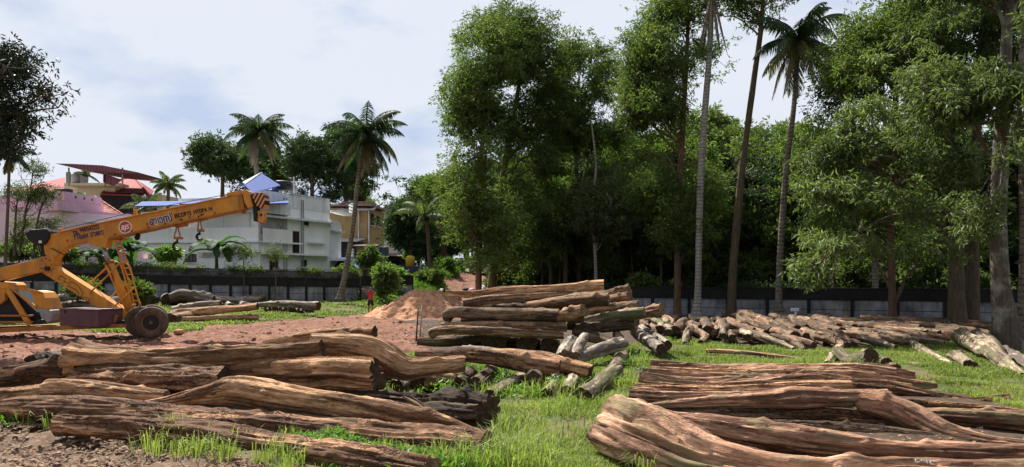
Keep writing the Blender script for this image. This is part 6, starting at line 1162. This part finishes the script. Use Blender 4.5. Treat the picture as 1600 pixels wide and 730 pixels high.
for s in (-1, 1):
    MB().box(min(s * .50, s * .80), max(s * .50, s * .80), -.03, .18, .66, .80).build('headlight', M['steel'], CA, bevel=.03); MB().box(min(s * .88, s * 1.02), max(s * .88, s * 1.02), 1.3, 1.42, 1.02, 1.16).build('mirror', M['car_white'], CA, bevel=.03)
    MB().slab([(s * .80, 1.05, 1.07), (s * .72, 1.72, 1.60), (s * .68, 1.80, 1.60), (s * .74, 1.12, 1.07)], (0, .03, .02)).build('pillar', M['car_white'], CA)
    for y in (.85, 3.25): w_ = empty('wheel', (s * .80, y, .31)); w_.parent = CA; w_.rotation_euler = (0, 0, math.pi / 2); v, f = torus(.23, .09); mesh_np('tyre', v, f, M['black'], w_, True); MB().tube([(0, -.06, 0), (0, .06, 0)], .19, 16).build('rim', M['steel'], w_)
MB().box(-.46, .46, -.05, .02, .58, .72).build('grille', M['black'], CA, bevel=.01); MB().box(-.6, .6, -.06, .02, .34, .48).build('bumper_opening', M['black'], CA, bevel=.01)
MB().box(-.25, .25, -.075, -.05, .50, .575).build('number_plate', M['paint_white'], CA)
# road and low white parapet at the brow
pb = MB(); a = at(712, 404, 82); b_ = at(738, 405, 82); pb.box(a.x, b_.x, 82, 82.3, 3.4, 4.3); tag(rebase(pb.build('roadside_kerb', M['panel']), (a.x, 82, 3.4)), 'grey roadside parapet beyond the grass bank', 'parapet')
# heads / stones near the track foot
for i, (px, py, mt, lb, cat, r) in enumerate([(727, 452, 'hair', 'dark stone on the red track just behind the uppermost stacked log', 'stone', .22), (738.5, 453.5, 'pink_wall', 'mauve bundle on the red track behind the uppermost stacked log', 'bundle', .22), (755, 453, 'white_trim', 'pale sack between the two big trunks behind the central stack', 'sack', .3), (690, 453, 'paint_white', 'white scrap lying on the red track left of the stack', 'plastic scrap', .12), (278, 508, 'sand', 'yellowish stone in the grass just right of the crane wheel', 'stone', .2), (718, 457, 'white_trim', 'small white scrap beside the dark stone on the track', 'plastic scrap', .1)]):
    Y_ = groundY(px, py + 3) if False else (48 if i != 4 else 30); rs = np.random.default_rng(i); c = at(px, py, Y_); bm = bmesh.new(); bmesh.ops.create_icosphere(bm, subdivisions=3, radius=r)
    for v in bm.verts: v.co *= 1 + .35 * float(fbm(np.array([[v.co.x / r + i * 5, v.co.y / r, v.co.z / r]]), 2)[0]); v.co.z *= .75
    me = bpy.data.meshes.new('stone'); bm.to_mesh(me); bm.free(); me.materials.append(M[mt]); o = bpy.data.objects.new(cat.replace(' ', '_'), me); COL.objects.link(o); g = float(gsurf(c.x, c.y)); o.location = (c.x, c.y, g + r * .45 if i in (4,) else max(g + r * .4, c.z)); tag(o, lb, cat)
# stakes and pipe post
for px, pt, lb, mt, Y_ in ((652, 481, 'thin brown stake standing in the red mud before the sand heap', 'log_mid', 27), (658, 478, 'thin grey stake beside the brown one before the sand heap', 'log_grey', 28.5)):
    g = float(gsurf(at(px, 0, Y_).x, Y_)); a = at(px, pt, Y_); o = MB().tube([(a.x - .05, Y_, g - .1), (a.x, Y_, (g + a.z) / 2), (a.x + .03, Y_, a.z)], [.03, .027, .02], 8).build('stake', M['brown'] if mt == 'log_mid' else M['grey_metal'], None, True); tag(rebase(o, (a.x, Y_, g)), lb, 'stake')
a = at(1243, 514, 36); g = float(gsurf(a.x, 36)); pp = tag(empty('pipe_post', (a.x, 36, g)), 'white T-topped pipe post with a red mark behind the low heap', 'pipe post'); MB().tube([(0, 0, 0), (0, 0, .62)], .055, 12).build('pipe', M['paint_white'], pp, True); MB().box(-.22, .16, -.08, .08, .60, .76).build('pipe_cap', M['paint_white'], pp, bevel=.03); MB().tube([(-.1, 0, .25), (-.1, 0, .5)], .045, 10).build('red_valve', M['red_paint'], pp, True)
# stones and debris on the mud (things one can see as scatter: stuff)
def debris(name, label, n, region, smin, smax, mat, seed, anywhere=False):
    rs = np.random.default_rng(seed); V = []; Fq = []; c_ = 0; tries = 0
    base = np.array([(-1, -1, 0), (1, -1, 0), (1, 1, 0), (-1, 1, 0), (-.6, -.5, 1), (.7, -.6, .8), (.5, .6, 1), (-.6, .5, .7)]); fb = [(0, 3, 2, 1), (4, 5, 6, 7), (0, 1, 5, 4), (1, 2, 6, 5), (2, 3, 7, 6), (3, 0, 4, 7)]
    while c_ < n and tries < n * 20:
        tries += 1; px, py = region[0] + (region[2] - region[0]) * rs.random(), region[1] + (region[3] - region[1]) * rs.random(); Y = CAMZ * FPX / (py - HZ); x = (px - 800) / FPX * Y
        m, _ = masks(np.array([x]), np.array([Y]))
        if not m[0] and not anywhere: continue
        s = rs.uniform(smin, smax) * (rs.random() ** 2 + .4); a = rs.uniform(0, 6.3); B = base * s * np.array([1, rs.uniform(.4, .9), rs.uniform(.3, .8)]) + rs.normal(size=(8, 3)) * s * .15; R_ = np.array([[math.cos(a), -math.sin(a), 0], [math.sin(a), math.cos(a), 0], [0, 0, 1]]); B = B @ R_.T + [x, Y, float(gsurf(x, Y)) - .01]
        V.append(B); Fq += [tuple(i + 8 * c_ for i in f) for f in fb]; c_ += 1
    o = mesh_np(name, np.vstack(V), Fq, mat); return tag(o, label, cat='clods', kind='stuff')
debris('soil_clods', 'loose red clods of soil scattered over the muddy track', 1500, (0, 484, 740, 590), .02, .09, plain('red clod', (.24, .11, .07), .95, .5, 2), 1)
debris('wood_chips', 'chips of bark and dry leaves littering the near muddy path', 2200, (-50, 640, 560, 760), .01, .045, plain('bark chips', (.26, .17, .11), .95, .6, 9), 2)
debris('stones', 'small grey stones scattered on the red mud', 260, (0, 484, 740, 570), .02, .06, plain('grey stone', (.42, .38, .36), .9, .3, 3), 3)
debris('bark_litter', 'bark chips and twigs lying in the grass round the piles', 3200, (400, 545, 1620, 740), .015, .05, plain('litter chips', (.22, .14, .085), .95, .6, 9), 4, True)
# ------------------------------------------------------------------ grass (stuff)
def blades(name, label, n, ylim, hgt, wid, mat, seed, xlim=None, mask=None, clump=1.0, lean=.5, fade=0):
    rs = np.random.default_rng(seed); u = rs.uniform(0, 1, n * 3); y0, y1 = ylim; Y = 1 / (1 / y0 + (1 / y1 - 1 / y0) * u); Y = Y if fade == 0 else y0 + (y1 - y0) * u
    xl = xlim or (-.80, .80); x = rs.uniform(xl[0], xl[1], n * 3) * Y
    mud, dk = masks(x, Y); d = fbm(P3(x * .9, Y * .9, x * 0 + seed), 3); keep = (~mud) & (~dk) & (d > -.62 + .5 * rs.uniform(0, 1, len(x)))
    if mask is not None: keep &= mask(x, Y, rs)
    x, Y, d = x[keep][:n], Y[keep][:n], d[keep][:n]; m = len(x); z = gsurf(x, Y) - .02
    h = hgt * (rs.uniform(.35, 1.15, m)) * (1 + .55 * np.clip(d, -.8, 1)); a = rs.uniform(0, 6.283, m); D = P3(np.cos(a), np.sin(a), 0 * a); S = P3(-np.sin(a), np.cos(a), 0 * a); w_ = wid * rs.uniform(.6, 1.4, m) * (Y / 12) ** .35
    B = P3(x, Y, z); l = rs.uniform(.1, lean, m); Mid = B + P3(0 * h, 0 * h, h * .6) + D * (h * l * .35)[:, None]; Tp = B + P3(0 * h, 0 * h, h * (1 - l * .25)) + D * (h * l)[:, None]
    V = np.stack([B - S * w_[:, None], B + S * w_[:, None], Mid + S * w_[:, None] * .8, Mid - S * w_[:, None] * .8, Tp], 1).reshape(-1, 3); i = np.arange(m) * 5
    me_o = mesh_np(name, V, [tuple(q) for q in np.stack([i, i + 1, i + 2, i + 3], -1).tolist()] + [tuple(q) for q in np.stack([i + 3, i + 2, i + 4], -1).tolist()], M[mat]); return tag(me_o, label, 'grass', kind='stuff')
blades('near_grass', 'bright green grass in the foreground between the two log piles', 150000, (8, 17), .12, .006, 'grass', 1, lean=.9)
blades('far_grass', 'bright grass of the middle and right of the yard', 130000, (16, 32), .13, .011, 'grass', 2, lean=.8)
blades('distant_grass', 'grass strips before the boundary walls', 60000, (30, 58), .16, .022, 'grass', 3, lean=.8)
blades('tall_grass', 'longer arching grass blades round the logs', 9000, (9, 22), .34, .007, 'grass', 4, xlim=(-.55, .5), mask=lambda x, y, r: fbm(P3(x * 1.4, y * 1.4, x * 0 + 3), 3) > .18, lean=1.2)
blades('dry_grass', 'dry yellowish grass patches', 80000, (9, 50), .10, .008, 'grass_dry', 5, mask=lambda x, y, r: fbm(P3(x * .6, y * .6, x * 0 + 13), 3) > .0, lean=1.0)
def tufts(name, label, spots, n, h, mat, seed):
    rs = np.random.default_rng(seed); V = []; F_ = []; b = 0
    for (px, py) in spots:
        Y = CAMZ * FPX / (py - HZ); c = np.array([(px - 800) / FPX * Y, Y, 0.]); m = n; o = rs.normal(size=(m, 2)) * .09; a = np.arctan2(o[:, 1], o[:, 0]) + rs.normal(size=m) * .6; hh = h * rs.uniform(.4, 1.2, m); D = P3(np.cos(a), np.sin(a), 0 * a); S = P3(-np.sin(a), np.cos(a), 0 * a) * .006
        B = np.c_[c[0] + o[:, 0], c[1] + o[:, 1], gsurf(c[0] + o[:, 0], c[1] + o[:, 1]) - .02]; l = rs.uniform(.3, 1.0, m); Mi = B + P3(0 * a, 0 * a, hh * .7) + D * (hh * l * .3)[:, None]; Tp = B + P3(0 * a, 0 * a, hh * (1.1 - l * .55)) + D * (hh * l * .8)[:, None]
        V.append(np.stack([B - S, B + S, Mi + S, Mi - S, Tp], 1).reshape(-1, 3)); i = b + np.arange(m) * 5; F_ += [tuple(q) for q in np.stack([i, i + 1, i + 2, i + 3], -1).tolist()] + [tuple(q) for q in np.stack([i + 3, i + 2, i + 4], -1).tolist()]; b += m * 5
    return tag(mesh_np(name, np.vstack(V), F_, M[mat]), label, 'grass', kind='stuff')
tufts('grass_tufts', 'long-bladed grass tufts rising before the front log of the left pile', [(232, 706), (245, 712), (305, 712), (318, 716), (330, 708), (350, 722), (85, 668), (40, 662), (290, 718), (370, 700), (410, 722)], 34, .34, 'grass', 6)
tufts('grass_tufts', 'pale tufts at the dark butt of the nearest right log', [(985, 722), (1000, 735), (1025, 735), (1045, 738), (968, 712), (950, 700), (1010, 745)], 80, .38, 'grass', 7)
tufts('grass_tufts', 'grass tufts between the logs of the left pile', [(180, 655), (250, 640), (420, 628), (520, 612), (560, 612), (610, 615), (650, 625), (700, 628), (450, 690), (520, 698), (600, 706), (640, 712), (700, 716), (560, 640), (740, 612)], 45, .26, 'grass', 8)
# broad-leaved weeds
def weeds(name, label, spots, n, mat, seed, leaf=(.10, .05), h=.28, spread=.3):
    rs = np.random.default_rng(seed); C = []; D = []
    for (px, py) in spots:
        Y = CAMZ * FPX / (py - HZ); c = np.array([(px - 800) / FPX * Y, Y]); o = rs.normal(size=(n, 2)) * spread; z = rs.uniform(0, 1, n) ** .7 * h * (1 - np.clip(np.hypot(*o.T) / (spread * 2.6), 0, .8)); C.append(np.c_[c + o, gsurf(c[0] + o[:, 0], c[1] + o[:, 1]) + z]); d = rs.normal(size=(n, 3)) * .8; d[:, 2] = np.abs(d[:, 2]) * .5 + .1; D.append(d)
    C = np.vstack(C); D = np.vstack(D); D /= np.linalg.norm(D, axis=1)[:, None]; V, Fq = leaf_quads(C, D, leaf[0], leaf[1], rs); return tag(mesh_np(name, V, Fq, M[mat]), label, 'weeds', kind='stuff')
weeds('weeds', 'leafy bright weeds round the short logs of the middle grass', [(700, 580), (716, 578), (735, 582), (750, 590), (765, 585), (780, 594), (800, 600), (655, 585), (590, 612), (870, 610), (820, 622), (940, 600), (900, 598), (690, 612), (960, 560), (970, 575), (1000, 560)], 260, 'leaf_bright', 9)
weeds('weeds', 'creeping weeds before the second log of the left pile', [(470, 700), (500, 703), (540, 705), (575, 712), (610, 715), (650, 722), (690, 725), (720, 728), (760, 720), (10, 660), (520, 695), (640, 735)], 200, 'leaf_bright', 10, h=.16, spread=.22)
weeds('weeds', 'leafy weeds along the foot of the left wall', [(430, 478), (445, 476), (460, 477), (475, 478), (490, 477), (505, 478), (520, 478), (540, 478), (555, 479), (595, 482), (610, 480), (625, 484), (220, 480), (235, 482), (380, 480), (330, 482), (290, 481), (130, 480), (110, 482)], 220, 'leaf_bright', 11, leaf=(.26, .13), h=.6, spread=.6)
def banks(name, label, n, mat, leaf, seed):
    rs = np.random.default_rng(seed); x = rs.uniform(-13, -4.6, n * 3); y = rs.uniform(56, 82, n * 3); k = (~masks(x, y)[0]) & (x < -4.7 - (y - 56) * 0.02); x, y = x[k][:n], y[k][:n]; hf = fbm(P3(x * .6, y * .6, x * 0), 3); C = P3(x, y, gz(x, y) + rs.uniform(0, 1, len(x)) * (.25 + .55 * np.clip(hf + .3, 0, 1))); D = rs.normal(size=(len(x), 3)); D[:, 2] = np.abs(D[:, 2]); D /= np.linalg.norm(D, axis=1)[:, None]; V, Fq = leaf_quads(C, D, leaf[0], leaf[1], rs); return tag(mesh_np(name, V, Fq, M[mat]), label, 'weeds', kind='stuff')
banks('bank_weeds', 'bright rank weeds covering the bank left of the red track', 26000, 'leaf_bright', (.28, .10), 12)
from mathutils.bvhtree import BVHTree
def scrawl(obj, strokes, r, label_name='chalk_mark'):
    bv = BVHTree.FromPolygons([obj.matrix_world @ v.co for v in obj.data.vertices], [tuple(p.vertices) for p in obj.data.polygons]); mb = MB(); c = Vector((0, 0, CAMZ))
    for st_ in strokes:
        P = []
        for k in range(len(st_) - 1):
            for t in (0, .34, .67): P.append((st_[k][0] + (st_[k + 1][0] - st_[k][0]) * t, st_[k][1] + (st_[k + 1][1] - st_[k][1]) * t))
        P.append(st_[-1]); Q = []
        for px, py in P:
            d = Vector(((px - 800) / FPX, 1, -(py - HZ) / FPX)).normalized(); h = bv.ray_cast(c, d)
            if h[0] is not None and (not Q or (h[0] - Q[-1]).length < .25): Q.append(h[0] + h[1] * .003)
        if len(Q) > 1: mb.tube(Q, r, 5)
    if mb.v: o = mb.build(label_name, M['paint_white']); o.parent = obj; o.location = -obj.location
bpy.context.view_layer.update()
cam_hits = lambda dx, dy, s, S: [[(dx + x * s, dy + y * s) for x, y in st_] for st_ in S]
scrawl(RL[0], cam_hits(1429, 717, 1, [[(2.5, 1), (.5, 3), (1, 5), (8, 5)], [(9, 2.5), (14, 1.5), (17, 4.5)], [(18.5, 1), (20.5, 7)], [(22.5, 3), (25, 2.5), (25, 4.5), (24, 6), (26, 8), (31, 8.5)]]), .0075)
scrawl(RL[6], cam_hits(1261, 587, 1, [[(0, 3), (2, 1), (4, 3)], [(4, 3), (5, -1), (7, 3)], [(9, -1), (10, 3)], [(11, 1), (13, 3.5)]]), .010)
# numbers scratched on the shaded butt

# plants spilling over the walls
rs = np.random.default_rng(77)
def creeper(label, x0, y0, x1, y1, z0, z1, n, mat, seed):
    rs = np.random.default_rng(seed); t = rs.uniform(0, 1, n); k = fbm(P3(t * 14, t * 0 + seed, t * 0), 3) > .05; t = t[k]; C = np.c_[x0 + (x1 - x0) * t, y0 + (y1 - y0) * t, z0 + (z1 - z0) * t] + rs.normal(size=(len(t), 3)) * [.15, .12, .16]
    D = rs.normal(size=(len(t), 3)); D[:, 2] -= .3; D /= np.linalg.norm(D, axis=1)[:, None]; V, Fq = leaf_quads(C, D, .16, .07, rs); return tag(mesh_np('creeper', V, Fq, M[mat]), label, 'creeper', kind='stuff')
creeper('leafy creeper spilling in patches over the long left wall', -36, 43.5, -11.6, 56, 3.3, 2.62, 9000, 'leaf', 1)
creeper('sparse creeper on top of the panel wall behind the low heap', 4.5, 46.6, 24.5, 37.6, 1.78, 1.78, 4000, 'leaf_dark', 2)
